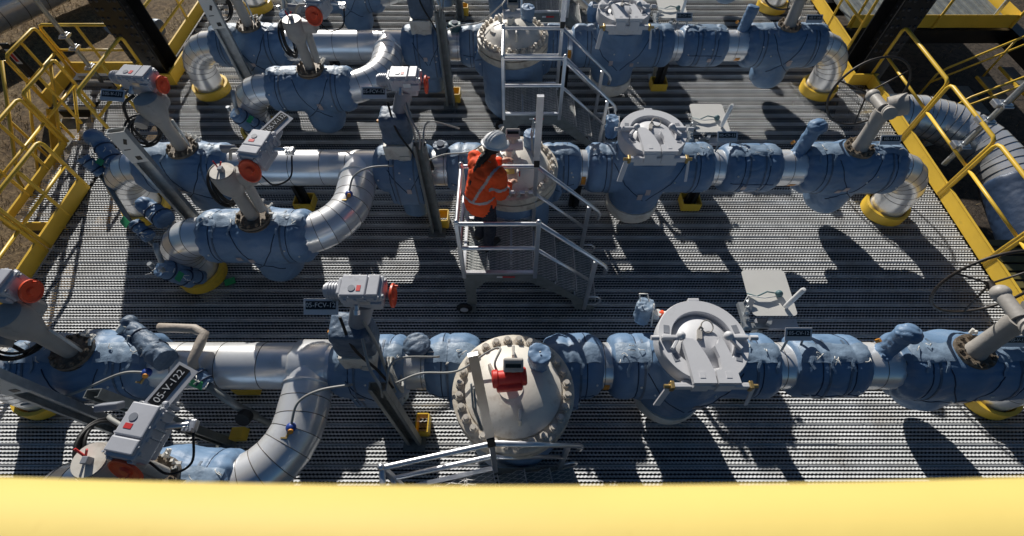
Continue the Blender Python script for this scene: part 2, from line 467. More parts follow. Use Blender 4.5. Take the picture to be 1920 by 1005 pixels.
def make_pipe(i):
    t = thing('insulated_pipe', ['silver clad pipe run nearest the camera with a curved side branch', 'silver clad pipe run passing behind the worker with a curved side branch',
              'silver clad pipe run, third from the camera, with a curved side branch', 'silver clad pipe run along the top edge, mostly out of frame'][i], 'pipe', (0, YS[i], 0), 0, 'parallel silver clad pipe runs')
    sm = MB(); mb = MB()
    xs = [-4.42, -3.7, -3.0, -2.62, -2.25, -1.95, -1.4, -.8, -.3]
    for a, b in zip(xs, xs[1:]): clad_segment(mb, sm, (a, 0, ZC), (b, 0, ZC))
    mb.build('header_cladding', 'clad', t); mb = MB()
    xs = [.3, .82, 1.5, 2.42, 3.0, 3.3, 3.46, 4.2, 4.52]
    for a, b in zip(xs, xs[1:]): clad_segment(mb, sm, (a, 0, ZC), (b, 0, ZC))
    mb.build('header_cladding', 'clad', t)
    for (sx, xr) in ((-1, -4.42), (1, 4.52)):
        e = MB(); clad_elbow(e, sm, (xr, 0, ZC-.45), (0, 0, 1), (sx, 0, 0), .45, 6)
        e.cyl((xr+sx*.45, 0, -.3), (xr+sx*.45, 0, ZC-.45), RP, n=36, caps=False)
        e.build('end_elbow', 'clad', t)
    e = MB(); Rb = .55
    clad_elbow(e, sm, (TEE-Rb, BY+Rb, ZC), (0, -1, 0), (1, 0, 0), Rb, 7)
    clad_segment(e, sm, (TEE, BY+Rb, ZC), (TEE, -.33, ZC)); clad_segment(e, sm, (TEE, -.33, ZC), (TEE, -.02, ZC), seam=False)
    clad_segment(e, sm, (-3.32, BY, ZC), (TEE-Rb, BY, ZC))
    e.torus((TEE, -.2, ZC), (0, 1, 0), RP+.004, .012, 36, 6)
    e.build('branch_cladding', 'clad', t)
    e = MB(); clad_elbow(e, sm, (-3.32, BY, ZC-.45), (0, 0, 1), (-1, 0, 0), .45, 6)
    e.cyl((-3.77, BY, -.3), (-3.77, BY, ZC-.45), RP, n=36, caps=False); e.build('branch_elbow', 'clad', t)
    build_each(sm, 'cladding_seam', 'cladseam', t)
    # lap line along the branch and stickers
    s = MB(); rr = RP+.002
    for x in ((.845,) if True else ()):
        ph = R(-20); pts = []; ns = []
        for j in range(5):
            a = ph+R(9*j); pts.append(V((x, -rr*math.cos(a), ZC+rr*math.sin(a)))); ns.append(V((0, -math.cos(a), math.sin(a))))
        ribbon(s, pts, ns, .05, .002)
    pts = []; ns = []
    for j in range(4):
        a = R(-40+7*j); pts.append(V((3.36, -rr*math.cos(a), ZC+rr*math.sin(a)))); ns.append(V((0, -math.cos(a), math.sin(a))))
    ribbon(s, pts, ns, .075, .002)
    build_each(s, 'orange_sticker', 'orangetag', t)
    if i == 0:   # wrinkled foil patch over the tee
        f = MB(); f.lathe([(RP, -.16), (RP+.02, -.13), (RP+.022, .13), (RP, .17)], (TEE, 0, ZC), (1, 0, 0), 36)
        me = blob_skin(f, .012, 6); link('tee_wrap', me, 'clad', t)
    # sensor button with lead on the branch
    return t
def blob_skin(mb, amp, fr):
    me = mb.mesh('w')
    for v in me.vertices:
        v.co += v.normal*amp*noise.noise(v.co*fr*3)
    me.update(); return me

def make_collars(i):
    for k, (x, dy, w) in enumerate(((-4.87, 0, 'left end'), (-3.77, BY, 'branch'), (4.97, 0, 'right end'))):
        mb = MB(); mb.lathe([(.232, 0), (.232, .135), (.272, .135), (.272, 0)], (0, 0, 0), (0, 0, 1), 40)
        o = mb.build('floor_collar', 'yellow'); o.location = (x, YS[i]+dy, .006)
        tag(o, f'yellow floor collar round the {w} elbow foot of the {ROW[i]}', 'pipe collar', 'yellow floor collars')

# ------------------------------------------------------------------ valves
def flange(mb, c, r, h, n=10, rb=.012, axis=(0, 0, 1)):
    c = V(c); x, y, z = frame(axis)
    mb.cyl(c, c+z*h, r, n=28); mb.cyl(c+z*(h+.012), c+z*(2*h+.012), r, n=28)
    for k in range(n):
        a = 2*PI*k/n; p = c+x*(r*.84*math.cos(a))+y*(r*.84*math.sin(a))
        mb.cyl(p-z*.012, p+z*(2*h+.045), rb, n=6, smooth=False)
        mb.cyl(p+z*(2*h+.012), p+z*(2*h+.03), rb*1.6, n=6, smooth=False)

def make_actuator(parent, T, sign, seed=0, sign_T=None, motor=True, tilt=0., wr=1.):
    """electric actuator; local +X carries the handwheel, -X the motor and name sign, +Z up"""
    a = MB()
    a.box((0, 0, 0), (.33, .21, .15), bev=.022, T=T)
    a.box((0, 0, -.10), (.25, .17, .09), bev=.015, T=T)
    for sx in (-1, 1):
        for sy in (-1, 1): a.box((sx*.165, sy*.07, .03), (.028, .035, .04), bev=.006, T=T)
    for k in range(4):
        for sy in (-1, 1): a.box((-.12+.08*k, sy*.106, .045), (.022, .018, .03), bev=.003, T=T)
    o = a.build('actuator', 'grey', parent)
    c = MB(); c.box((-.06, 0, .082), (.20, .185, .024), bev=.008, T=T)
    c.box((.095, 0, .082), (.09, .185, .030), bev=.008, T=T)
    c.box((.115, -.113, -.02), (.09, .02, .07), bev=.004, T=T)
    build_each(c, 'cover', 'grey', o)
    w = MB()
    def tp(p): return T @ V(p)
    ax = (T.to_3x3() @ V((1, 0, 0))).normalized()
    wa = (ax+V((0, 0, tilt))).normalized()
    w.lathe([(r_*wr, h_) for r_, h_ in [(.0, .0), (.082, .0), (.092, .006), (.092, .020), (.082, .024), (.072, .014), (.036, .012), (.026, .028), (0, .030)]], tp((.205, 0, -.06)), wa, 32)
    w.cyl(tp((.228, .06, -.02)), tp((.258, .06, -.02)), .009, n=8)
    w.build('handwheel', 'orange', o)
    s = MB(); s.cyl(tp((.12, 0, -.06)), tp((.21, 0, -.06)), .03, n=14); s.cyl(tp((-.1, 0, -.15)), tp((-.1, 0, -.12)), .05, n=14)
    build_each(s, 'wheel_shaft', 'grey2', o)
    if motor:
        m = MB(); m.cyl(tp((-.16, .02, -.02)), tp((-.31, .02, -.02)), .062, .062, 20); m.cyl(tp((-.31, .02, -.02)), tp((-.325, .02, -.02)), .05, n=20)
        m.box((-.19, .02, -.02), (.03, .15, .15), bev=.01, T=T)
        for k in range(4): m.cyl(tp((-.215-.022*k, .02, -.02)), tp((-.223-.022*k, .02, -.02)), .069, n=20)
        m.build('motor_housing', 'grey', o)
    rb = MB()
    for k in range(4): rb.box((-.145+.055*k, .108, -.01), (.010, .02, .11), bev=.003, T=T)
    for k in range(6): rb.cyl(tp((-.145+.058*k, -.098 if k % 2 else .098, .076)), tp((-.145+.058*k, -.098 if k % 2 else .098, .086)), .007, n=6, smooth=False)
    build_each(rb, 'cooling_rib', 'grey', o)
    gl = MB(); gl.cyl(tp((-.05, -.105, -.03)), tp((-.05, -.145, -.06)), .018, n=10); gl.cyl(tp((-.05, -.135, -.05)), tp((-.05, -.16, -.075)), .024, n=6, smooth=False); gl.build('cable_gland', 'alu', o)
    np_ = MB(); np_.box((.03, -.1075, .0), (.09, .003, .045), T=T); np_.build('nameplate', 'alu', o)
    lb = MB(); lb.box((-.015, -.03, .0955), (.032, .05, .003), T=T); lb.build('red_label', 'redtag', o)
    g = MB(); g.cyl(tp((-.07, -.03, .092)), tp((-.07, -.03, .099)), .026, n=20); g.build('window_ring', 'grey2', o)
    bl = MB()
    for sx in (-1, 1):
        for sy in (-1, 1):
            bl.cyl(tp((sx*.165, sy*.07, .05)), tp((sx*.165, sy*.07, .062)), .011, n=6, smooth=False)
    build_each(bl, 'cover_bolt', 'galv', o)
    if sign and sign_T is not None:
        make_sign(o, sign_T, sign)
        q = sign_T @ V((.05, .02, -.012)); b = MB(); b.bar(q, tp((-.15, 0, -.05)), .03, .012); b.bar(sign_T @ V((.10, .0, -.012)), tp((-.12, -.02, -.1)), .03, .012); build_each(b, 'sign_bracket', 'galv', o)
    return o
def make_sign(parent, T, txt, w=.225, h=.062, sub=True):
    b = MB(); b.box((0, -.012, -.004), (w+.035, h+.06, .006), T=T); fr = b.build('sign_plate', 'hatch', parent)
    if not sub: return fr
    b = MB(); b.box((0, 0, .001), (w, h, .005), T=T)
    # the black face and lettering share the plate: kept on the same parent level
    f = b.build('sign_face', 'black', parent)
    me = text_mesh(txt, h*.82, T @ Matrix.Translation((0, 0, .0048)))
    link('lettering', me, 'signwhite', parent)
    return fr
def rot(*a):
    m = Matrix.Identity(4)
    for ax, d in a: m = m @ Matrix.Rotation(R(d), 4, ax)
    return m
def at(p, *a): return Matrix.Translation(V(p)) @ rot(*a)

def valve_jacket(t, i, x0, x1, seed, r=.30, lobe=True, bend=0., lobe_dy=-.03):
    """insulation jacket over a valve body: pipe sleeve, neck and hanging lobe"""
    mb = MB(); mb.lathe(xprof(x0, x1, r), (0, 0, ZC), (1, 0, 0), 28)
    mb.cyl((0, 0, ZC), (0, 0, 1.04), .235, .19, 24)
    if lobe:
        mb.cyl((0, lobe_dy, ZC), (0, lobe_dy, .38), .27, .255, 24); mb.sph((0, lobe_dy, .38), (.262, .262, .25), 22, 12)
        mb.sph((0, 0, ZC), (.36, .335, .335), 22, 12)
    def ex(c):
        # cinched ends ruffle
        e = min(c.x-x0, x1-c.x)
        return .008*math.sin(math.atan2(c.z-ZC, c.y)*13+seed)*max(0, 1-e/.12)
    me = blob(mb, .019, 5, .009, 3.4, .0068, seed, [x for x in (x0+.17, x1-.17)], ex)
    jk = link('insulation_jacket', me, 'fabric', t)
    jacket_trim(jk, me, x0, x1, seed, rings=[x0+.17, x1-.17],
                lines=[[(-.24, 62), (-.16, 20), (-.0, -22)], [(.24, 62), (.16, 20), (.0, -22)], [(0, -22), (-.17, -52)], [(0, -22), (.17, -52)]],
                skip=(-.17, .17), labels=2)
    return me
def bonnet(t, z0=1.05, r=.17):
    b = MB(); flange(b, (0, 0, z0), r, .034, 12, .013)
    b.cyl((0, 0, z0-.08), (0, 0, z0), .10, .115, 20)
    b.build('bonnet_flange', 'bonnet', t)
    w = MB(); rnd = random.Random(int(t.location.x*100)+int(t.location.y*10))
    for k in range(9):
        a = rnd.uniform(.1, 1.6); p = V((.16*math.cos(a), .16*math.sin(a), z0+.10))
        w.bar(p, p+V((rnd.uniform(-.02, .07), rnd.uniform(-.01, .06), rnd.uniform(.0, .05))), .02, .012)
    build_each(w, 'bonnet_bracket', 'plate', t)
def cable(parent, pts, r=.012, m='rubber', name='cable'):
    P = [V(p) for p in pts]; out = []
    Q = [P[0]*2-P[1]]+P+[P[-1]*2-P[-2]]
    for k in range(1, len(Q)-2):
        for j in range(8):
            s = j/8; a, b, c, d = Q[k-1], Q[k], Q[k+1], Q[k+2]
            out.append(.5*((2*b)+(c-a)*s+(2*a-5*b+4*c-d)*s*s+(3*b-a-3*c+d)*s**3))
    out.append(P[-1]); mb = MB(); mb.tube(out, r, 7); return mb.build(name, m, parent)
def coil(parent, c, axis, r0, n=4, r=.011, m='rubber', seed=0):
    rnd = random.Random(seed); mb = MB()
    for k in range(n):
        ax = V(axis)+V((rnd.uniform(-.15, .15), rnd.uniform(-.15, .15), rnd.uniform(-.1, .1)))
        mb.torus(V(c)+V((rnd.uniform(-.02, .02), rnd.uniform(-.02, .02), rnd.uniform(-.02, .02))), ax, r0*rnd.uniform(.88, 1.08), r, 36, 7)
    return mb.build('cable_coil', m, parent)

VN = ['121', '131', '141', '151']
def make_valve_a(i):
    num = ['105-V-121', '105-V-131', '105-V-141', '105-V-151'][i]
    lab = ['grey motor valve cut by the left edge, orange handwheel on its actuator', 'motor valve with sign 105-V-131 and orange handwheel beside the yellow railing',
           'motor valve in blue jacket beside the left black column, third row', 'motor valve at top left edge of the farthest row'][i]
    t = thing('motor_valve', lab, 'valve', (-3.8, YS[i], 0), 0, 'motor operated valves in blue jackets')
    valve_jacket(t, i, -.63, .46 if i else .60, 11+i, .30)
    bonnet(t)
    s = MB(); s.lathe([(.070, 0), (.066, .32), (.085, .40), (.128, .50), (.138, .60), (.115, .67), (.0, .69)], (0, 0, 1.12), (0, 0, 1), 28)
    s.box((-.03, .1, 1.66), (.26, .22, .16), bev=.05)
    s.cyl((-.13, -.06, 1.58), (-.13, -.15, 1.56), .06, n=18)
    s.build('stem_housing', 'stemgrey', t)
    p = MB(); p.tube([(.10, .02, 1.5), (.115, .0, 1.3), (.11, -.01, 1.15)], .012, 8); p.build('drain_tube', 'plate', t)
    make_actuator(t, at((-.09, .21, 1.88), ('Z', -6)), num, i, at((-.36, .06, 1.80), ('Z', -6), ('X', 30)))
    coil(t, (-.30, .02, 1.35), (.8, -.5, .2), .17, 4, .012, seed=i)
    cable(t, [(-.2, .12, 1.74), (-.33, .05, 1.66), (-.38, .0, 1.4), (-.30, -.05, 1.2)], .016)
    return t
def make_valve_b(i):
    num = ['105-V-122', '105-V-132', '105-V-142', '105-V-152'][i]
    lab = ['motor valve at bottom left reading 05-V-122, half hidden by the yellow rail', 'motor valve left of the worker with pale round cap and orange handwheel facing forward',
           'motor valve on the curved branch of the third row, orange handwheel facing forward', 'motor valve on the branch of the farthest row, only its jacket in view'][i]
    t = thing('motor_valve', lab, 'valve', (-2.67, YS[i]+BY, 0), 0, 'motor operated valves in blue jackets')
    valve_jacket(t, i, -.64, .50, 31+i, .30)
    bonnet(t, 1.06, .178)
    s = MB(); s.lathe([(.068, 0), (.064, .36), (.09, .40), (.118, .46), (.122, .62), (.112, .64), (.112, .655), (0, .66)], (0, 0, 1.12), (0, 0, 1), 28)
    s.cyl((.11, .03, 1.2), (.13, .05, 1.75), .045, n=16)
    s.box((.17, .05, 1.68), (.20, .16, .15), bev=.03)
    s.build('stem_housing', 'stemgrey', t)
    c = MB(); c.cyl((0, 0, 1.779), (0, 0, 1.785), .106, n=28); c.build('cap_disc', 'beige', t)
    b = MB(); b.box((.01, -.01, 1.81), (.04, .045, .055), bev=.004); b.build('cap_nut', 'grey2', t)
    b = MB(); b.bar((-.03, .02, 1.79), (-.06, .05, 1.86), .012, .012); b.bar((-.02, .02, 1.80), (.01, .05, 1.85), .012, .01); b.build('red_pointer', 'redtag', t)
    T = at((.36, .13, 1.92), ('Z', -90-10), ('Y', 0), ('X', 0))
    make_actuator(t, T, num, i, None, tilt=.45, wr=1.17)
    # sign standing on the far end of the motor, reading along +y
    ts = at((.465, .41, 1.985), ('Z', 66), ('X', 22))
    make_sign(t, ts, ['05-V-122', '105-V-132', '105-V-142', '105-V-152'][i], .27, .075)
    jb = MB(); jb.box((.60, .20, 1.84), (.08, .07, .05), bev=.008); jb.cyl((.46, .18, 1.88), (.60, .20, 1.86), .02, n=12)
    for k in range(3): jb.box((.58+.025*k, .165, 1.86), (.012, .02, .04))
    jb.build('junction_box', 'alu', t)
    cable(t, [(.62, .16, 1.82), (.60, .0, 1.70), (.45, -.06, 1.66), (.34, .0, 1.72)], .008)
    coil(t, (-.20, .14, 1.44), (.95, .15, .15), .20, 5, .012, seed=40+i)
    cable(t, [(.2, .18, 1.86), (.02, .26, 1.80), (-.1, .32, 1.62)], .015, 'cable')
    b = MB(); b.box((-.08, .36, 1.72), (.14, .05, .11), rot=(.5, .2, .2), bev=.01); b.build('junction_cover', 'grey2', t)
    return t
def make_valve_c(i):
    num = ['105-FCV-121', '105-FCV-131', '105-FCV-141', '105-FCV-151'][i]
    lab = [f'flow control valve with grey actuator and edge-on orange handwheel, {ROW[k]}' for k in range(4)][i]
    t = thing('control_valve', lab, 'valve', (-1.24, YS[i], 0), 0, 'flow control valves with yokes')
    mb = MB(); mb.lathe(xprof(-.38, .30, .29), (0, 0, ZC), (1, 0, 0), 28)
    mb.box((-.02, -.04, .66), (.46, .50, .50), bev=.06); mb.cyl((0, 0, ZC), (0, 0, 1.05), .22, .17, 20); mb.cyl((.0, -.02, .8), (.0, -.02, .12), .21, .2, 20)
    me = blob(mb, .019, 5, .009, 3.5, .0068, 50+i, [-.18, .16])
    jk = link('insulation_jacket', me, 'fabric', t)
    jacket_trim(jk, me, -.38, .30, 50+i, rings=[-.18, .16], lines=[[(-.2, 40), (0, -30)], [(.2, 40), (0, -30)]], skip=(-.12, .12))
    y = MB()
    y.box((-.06, -.02, 1.14), (.29, .22, .22), bev=.01); y.cyl((0, 0, 1.0), (0, 0, 1.06), .15, n=24)
    y.box((.02, -.135, 1.04), (.12, .012, .14))
    y.build('yoke', 'beige', t)
    mb = MB(); mb.box((-.03, 0, 1.44), (.33, .26, .38), bev=.045)
    me = blob(mb, .015, 3, .010, 6, .008, 60+i); w = link('yoke_wrap', me, 'fabric3', t)
    lb = MB(); lb.box((-.21, .0, 1.50), (.035, .02, .03)); lb.build('orange_tag', 'orangetag', w)
    a = MB(); a.cyl((0.02, .02, 1.55), (.12, .10, 1.82), .08, .09, 20); a.build('stem_neck', 'grey2', t)
    make_actuator(t, at((.15, .12, 1.93), ('Z', 0)) @ Matrix.Diagonal((.92, .95, 1, 1)), num, i, at((-.19, .06, 1.83), ('X', 35)))
    cable(t, [(-.06, .0, 1.75), (.0, -.14, 1.5), (.14, -.22, 1.25), (.24, -.3, 1.05)], .012)
    cable(t, [(.1, .0, 1.72), (.17, -.10, 1.5), (.2, -.2, 1.2), (.25, -.32, 1.0)], .013, 'cable')
    coil(t, (.27, -.2, 1.1), (.85, .35, .1), .13, 4, .012, 'cable' if i == 0 else 'rubber', seed=70+i)
    return t
def make_valve_d(i):
    num = ['105-V-123', '105-V-133', '105-V-143', '105-V-153'][i]
    lab = [f'hand valve with big thin black wheel at the right end of the {ROW[k]}' for k in range(4)][i]
    t = thing('hand_valve', lab, 'valve', (4.0, YS[i], 0), 0, 'hand wheel valves at the right end')
    valve_jacket(t, i, -.55, .60, 81+i, .31)
    bonnet(t, 1.05, .16)
    s = MB(); s.lathe([(.09, 0), (.08, .05), (.075, .34), (.085, .40), (.085, .48), (0, .49)], (0, 0, 1.12), (0, .12, 1), 24)
    s.cyl((.05, .10, 1.58), (-.03, -.08, 1.66), .065, n=20); s.cyl((.06, .10, 1.60), (.20, .06, 1.68), .11, .115, 24)
    s.cyl((-.02, .06, 1.62), (-.02, .30, 1.60), .055, n=18); s.sph((-.02, .30, 1.60), .07, 16, 8)
    s.build('gearbox', 'stemgrey', t)
    c = MB(); c.cyl((.20, .06, 1.68), (.213, .056, 1.687), .08, n=24); c.build('gear_cap', 'grey2', t)
    w = MB(); cc = V((.0, .42, 1.55)); w.torus(cc, (0, 1, -.12), .41, .013, 56, 8)
    x, y, z = frame((0, 1, -.12))
    for k in range(3):
        a = R(20+120*k); w.tube([cc, cc+(x*math.cos(a)+y*math.sin(a))*.40], .009, 6)
    w.cyl(cc-V((0, .15, 0)), cc+V((0, .02, 0)), .03, n=14)
    w.build('handwheel', 'ironwheel', t)
    make_sign(t, at((.36, .08, 1.18), ('X', 50)), num, .20, .05)
    return t
def make_check(i):
    num = ['105-CV-121', '105-CV-131', '105-CV-141', '105-CV-151'][i]
    t = thing('check_valve', f'blue jacketed barrel shaped check valve with hanging straps, {ROW[i]}', 'valve', (2.83, YS[i], 0), 0, 'blue jacketed check valves')
    mb = MB(); mb.lathe(xprof(-.33, .33, .29, .235), (0, 0, ZC), (1, 0, 0), 28)
    me = blob(mb, .017, 4, .009, 3.8, .0068, 90+i, [-.14, .15]); jk = link('insulation_jacket', me, 'fabric', t)
    jacket_trim(jk, me, -.33, .33, 90+i, rings=[-.14, .15], labels=1)
    b = MB(); b.bar((-.44, .05, 1.0), (-.40, .14, 1.16), .02, .006); b.bar((-.28, .05, 1.0), (-.28, .14, 1.16), .02, .006); build_each(b, 'sign_bracket', 'galv', t)
    make_sign(t, at((-.33, .15, 1.17), ('X', 40)), num, .20, .055)
    return t
def make_stubs(i):
    for k, (x, h, r, m, dx) in enumerate(((-.83, 1.12, .085, 'fabric3', 0), (3.38 if i else 3.32, 1.34 if i else 1.26, .085, 'fabric', .05))):
        if k == 0: lab = ['crumpled blue capped vent stub left of the large beige lid', 'open topped blue vent stub left of the worker', 'teal vent stub in the third row', 'vent stub left of the vessel in the farthest row'][i]
        else: lab = ['fat leaning blue jacketed gauge stub on the right of the nearest row', 'blue jacketed gauge stub with orange tag, right part of the second row', 'slim blue jacketed gauge stub, third row', 'blue jacketed gauge stub, farthest row'][i]
        mb = MB(); base = .98 if k == 0 else .93
        mb.cyl((0, 0, base), (dx, .05*k, h), r*.9, r*1.12 if k == 0 else r, 20)
        if k and i < 2:
            mb.sph((dx*1.2, .04, h), (r*1.35, r*1.2, r*.9), 16, 8); mb.sph((-.02, -.03, base+.03), (.09, .11, .08), 14, 8)
        if k == 0 and i == 0: mb.sph((0, 0, h), (.13, .12, .05), 16, 8)
        me = blob(mb, .012, 3, .008, 7, .010, 110+i*2+k)
        o = link('vent_stub', me, 'greenfab' if (k == 0 and i == 2) else m); o.location = (x, YS[i]+.06, 0)
        tag(o, lab, 'pipe stub', 'blue jacketed stubs')
        if k == 0 and i:
            c = MB(); c.cyl((0, 0, h+.004), (0, 0, h+.012), .045, n=18); c.build('stub_opening', 'seam', o)
        if k: 
            c = MB(); c.box((-.10, .05, 1.1), (.03, .03, .04), rot=(.3, .2, .5)); c.build('orange_tag', 'orangetag', o)

# ------------------------------------------------------------------ vessel
def make_vessel(i):
    t = thing('filter_vessel', ['vessel seen from above with round beige bolted lid and red transmitter', 'beige bolted vessel directly in front of the worker', 'tall blue vessel with beige bolted lid behind an empty platform, third row', 'vessel of the farthest row at the top edge'][i],
              'vessel', (.01, YS[i]-.37, 0), 0, 'vertical bolted vessels')
    mb = MB(); mb.lathe([(0, 0.01), (.36, .01), (.43, .12), (.445, .4), (.44, .9), (.42, 1.0), (0, 1.0)], (0, 0, 0), (0, 0, 1), 36)
    me = blob(mb, .022, 3, .012, 4, .006, 130+i); link('body_jacket', me, 'fabric', t)
    for s in (-1, 1):
        n = MB(); x0, x1 = (-.78, -.30) if s < 0 else (.28, .80)
        n.lathe([(0, x0), (.225, x0), (.26, x0+.03), (.30, x0+.12), (.30, x1-.12), (.26, x1-.03), (.225, x1), (0, x1)], (0, .37, ZC), (1, 0, 0), 28)
        n.cyl((s*.32, .37, ZC), (s*.25, .05, ZC-.05), .30, .33, 24)
        me = blob(n, .019, 5, .009, 3.5, .0068, 140+i*2+s, [x0+.2]); j = link('nozzle_jacket', me, 'fabric', t)
        jacket_trim(j, me, x0, x1, 150+i*2+s, yc=.37, rings=[x0+.16 if s < 0 else x1-.16], straps=(s > 0), labels=0, tie=(s < 0))
    f = MB(); f.lathe([(.40, .90), (.46, .98), (.495, 1.0), (.495, 1.085), (.46, 1.09), (.46, 1.10), (.495, 1.105), (.495, 1.185), (.485, 1.192), (.37, 1.195)], (0, 0, 0), (0, 0, 1), 56)
    f.build('flange', 'flangetan', t)
    nb = 28
    for k in range(nb):
        a = 2*PI*(k+.5)/nb; b = MB()
        b.cyl((0, 0, -.002), (0, 0, .006), .038, n=16); b.cyl((0, 0, .006), (0, 0, .036), .034, n=6, smooth=False); b.cyl((0, 0, .036), (0, 0, .066), .022, .020, 10)
        b.cyl((0, 0, -.225), (0, 0, -.19), .030, n=6, smooth=False); b.cyl((0, 0, -.20), (0, 0, .0), .016, n=8)
        o = b.build('stud_bolt', 'bolt', t) if k == 0 else bpy.data.objects.new('stud_bolt', first)
        if k == 0: first = o.data
        else: col.objects.link(o); o.parent = t
        o.location = (.435*math.cos(a), .435*math.sin(a), 1.193); o.rotation_euler = (0, 0, a*3)
    d = MB(); d.lathe([(.388, 1.19), (.388, 1.215), (.375, 1.222), (.33, 1.255), (.26, 1.30), (.17, 1.335), (.08, 1.352), (0, 1.356)], (0, 0, 0), (0, 0, 1), 56)
    d.cyl((-.22, -.05, 1.25), (-.22, -.05, 1.30), .10, .085, 28)
    d.build('dome_lid', 'beige', t)
    for (x, y, z, a) in ((.0, .26, 1.33, 0), (.05, -.26, 1.33, 0), (-.17, .1, 1.35, .5)):
        lg = MB(); lg.box((x, y, z), (.024, .095, .13), rot=(0, 0, a), bev=.008); lg.build('lifting_lug', 'beige', t)
    # capped relief nozzle under a blue jacket
    mb = MB(); mb.cyl((.20, .19, 1.24), (.21, .20, 1.48), .085, .098, 22); me = blob(mb, .012, 3, .010, 9, .008, 160+i); nz = link('nozzle_cap_jacket', me, 'fabric', t)
    c = MB(); c.sph((.21, .20, 1.492), .009, 8, 5); build_each(c, 'rivet', 'plate', nz)
    # flow transmitter
    if i == 0:
        tr = MB(); tr.lathe([(.0, -.135), (.062, -.13), (.07, -.12), (.07, -.09), (.06, -.08), (.06, .08), (.07, .09), (.07, .12), (.06, .13), (0, .135)], (-.03, -.01, 1.50), (1, .10, 0), 24)
        tr.box((-.03, -.05, 1.48), (.20, .11, .07), rot=(0, 0, .1), bev=.015)
        o = tr.build('transmitter', 'red', t)
    else:
        tr = MB(); tr.cyl((-.13, .02, 1.46), (.10, .05, 1.46), .06, n=20); tr.cyl((-.02, .03, 1.33), (-.02, .03, 1.45), .05, n=16)
        o = tr.build('transmitter', 'grey', t)
        if i == 1:
            q = MB(); q.box((-.03, -.24, 1.36), (.09, .05, .05), rot=(.3, 0, .1), bev=.004); q.build('yellow_tag', 'railyellow', t)
            q = MB(); q.box((.06, -.26, 1.34), (.03, .03, .05)); q.box((-.11, -.26, 1.34), (.05, .03, .05)); build_each(q, 'red_tag', 'redtag', t)
    n = MB(); n.cyl((-.03, -.01, 1.33), (-.03, -.01, 1.45), .04, .045, 18); n.cyl((-.02, -.03, 1.345), (-.02, -.03, 1.355), .10, n=24); n.build('neck', 'beige', o)
    g = MB(); g.box((.0, .05, 1.60), (.15, .10, .07), rot=(R(30), 0, 0), bev=.012); g.cyl((.0, .05, 1.50), (.0, .06, 1.6), .05, n=18); g.build('display_housing', 'stemgrey', o)
    g = MB(); g.box((.0, .028, 1.636), (.115, .028, .006), rot=(R(30), 0, 0)); g.build('display', 'glass', o)
    cable(t, [(-.10, .0, 1.5), (-.14, .08, 1.55), (-.1, .2, 1.56), (-.2, .22, 1.45), (-.45, .12, 1.3), (-.75, .12, 1.25), (-.95, .05, 1.22)], .009, 'cable')
    return t

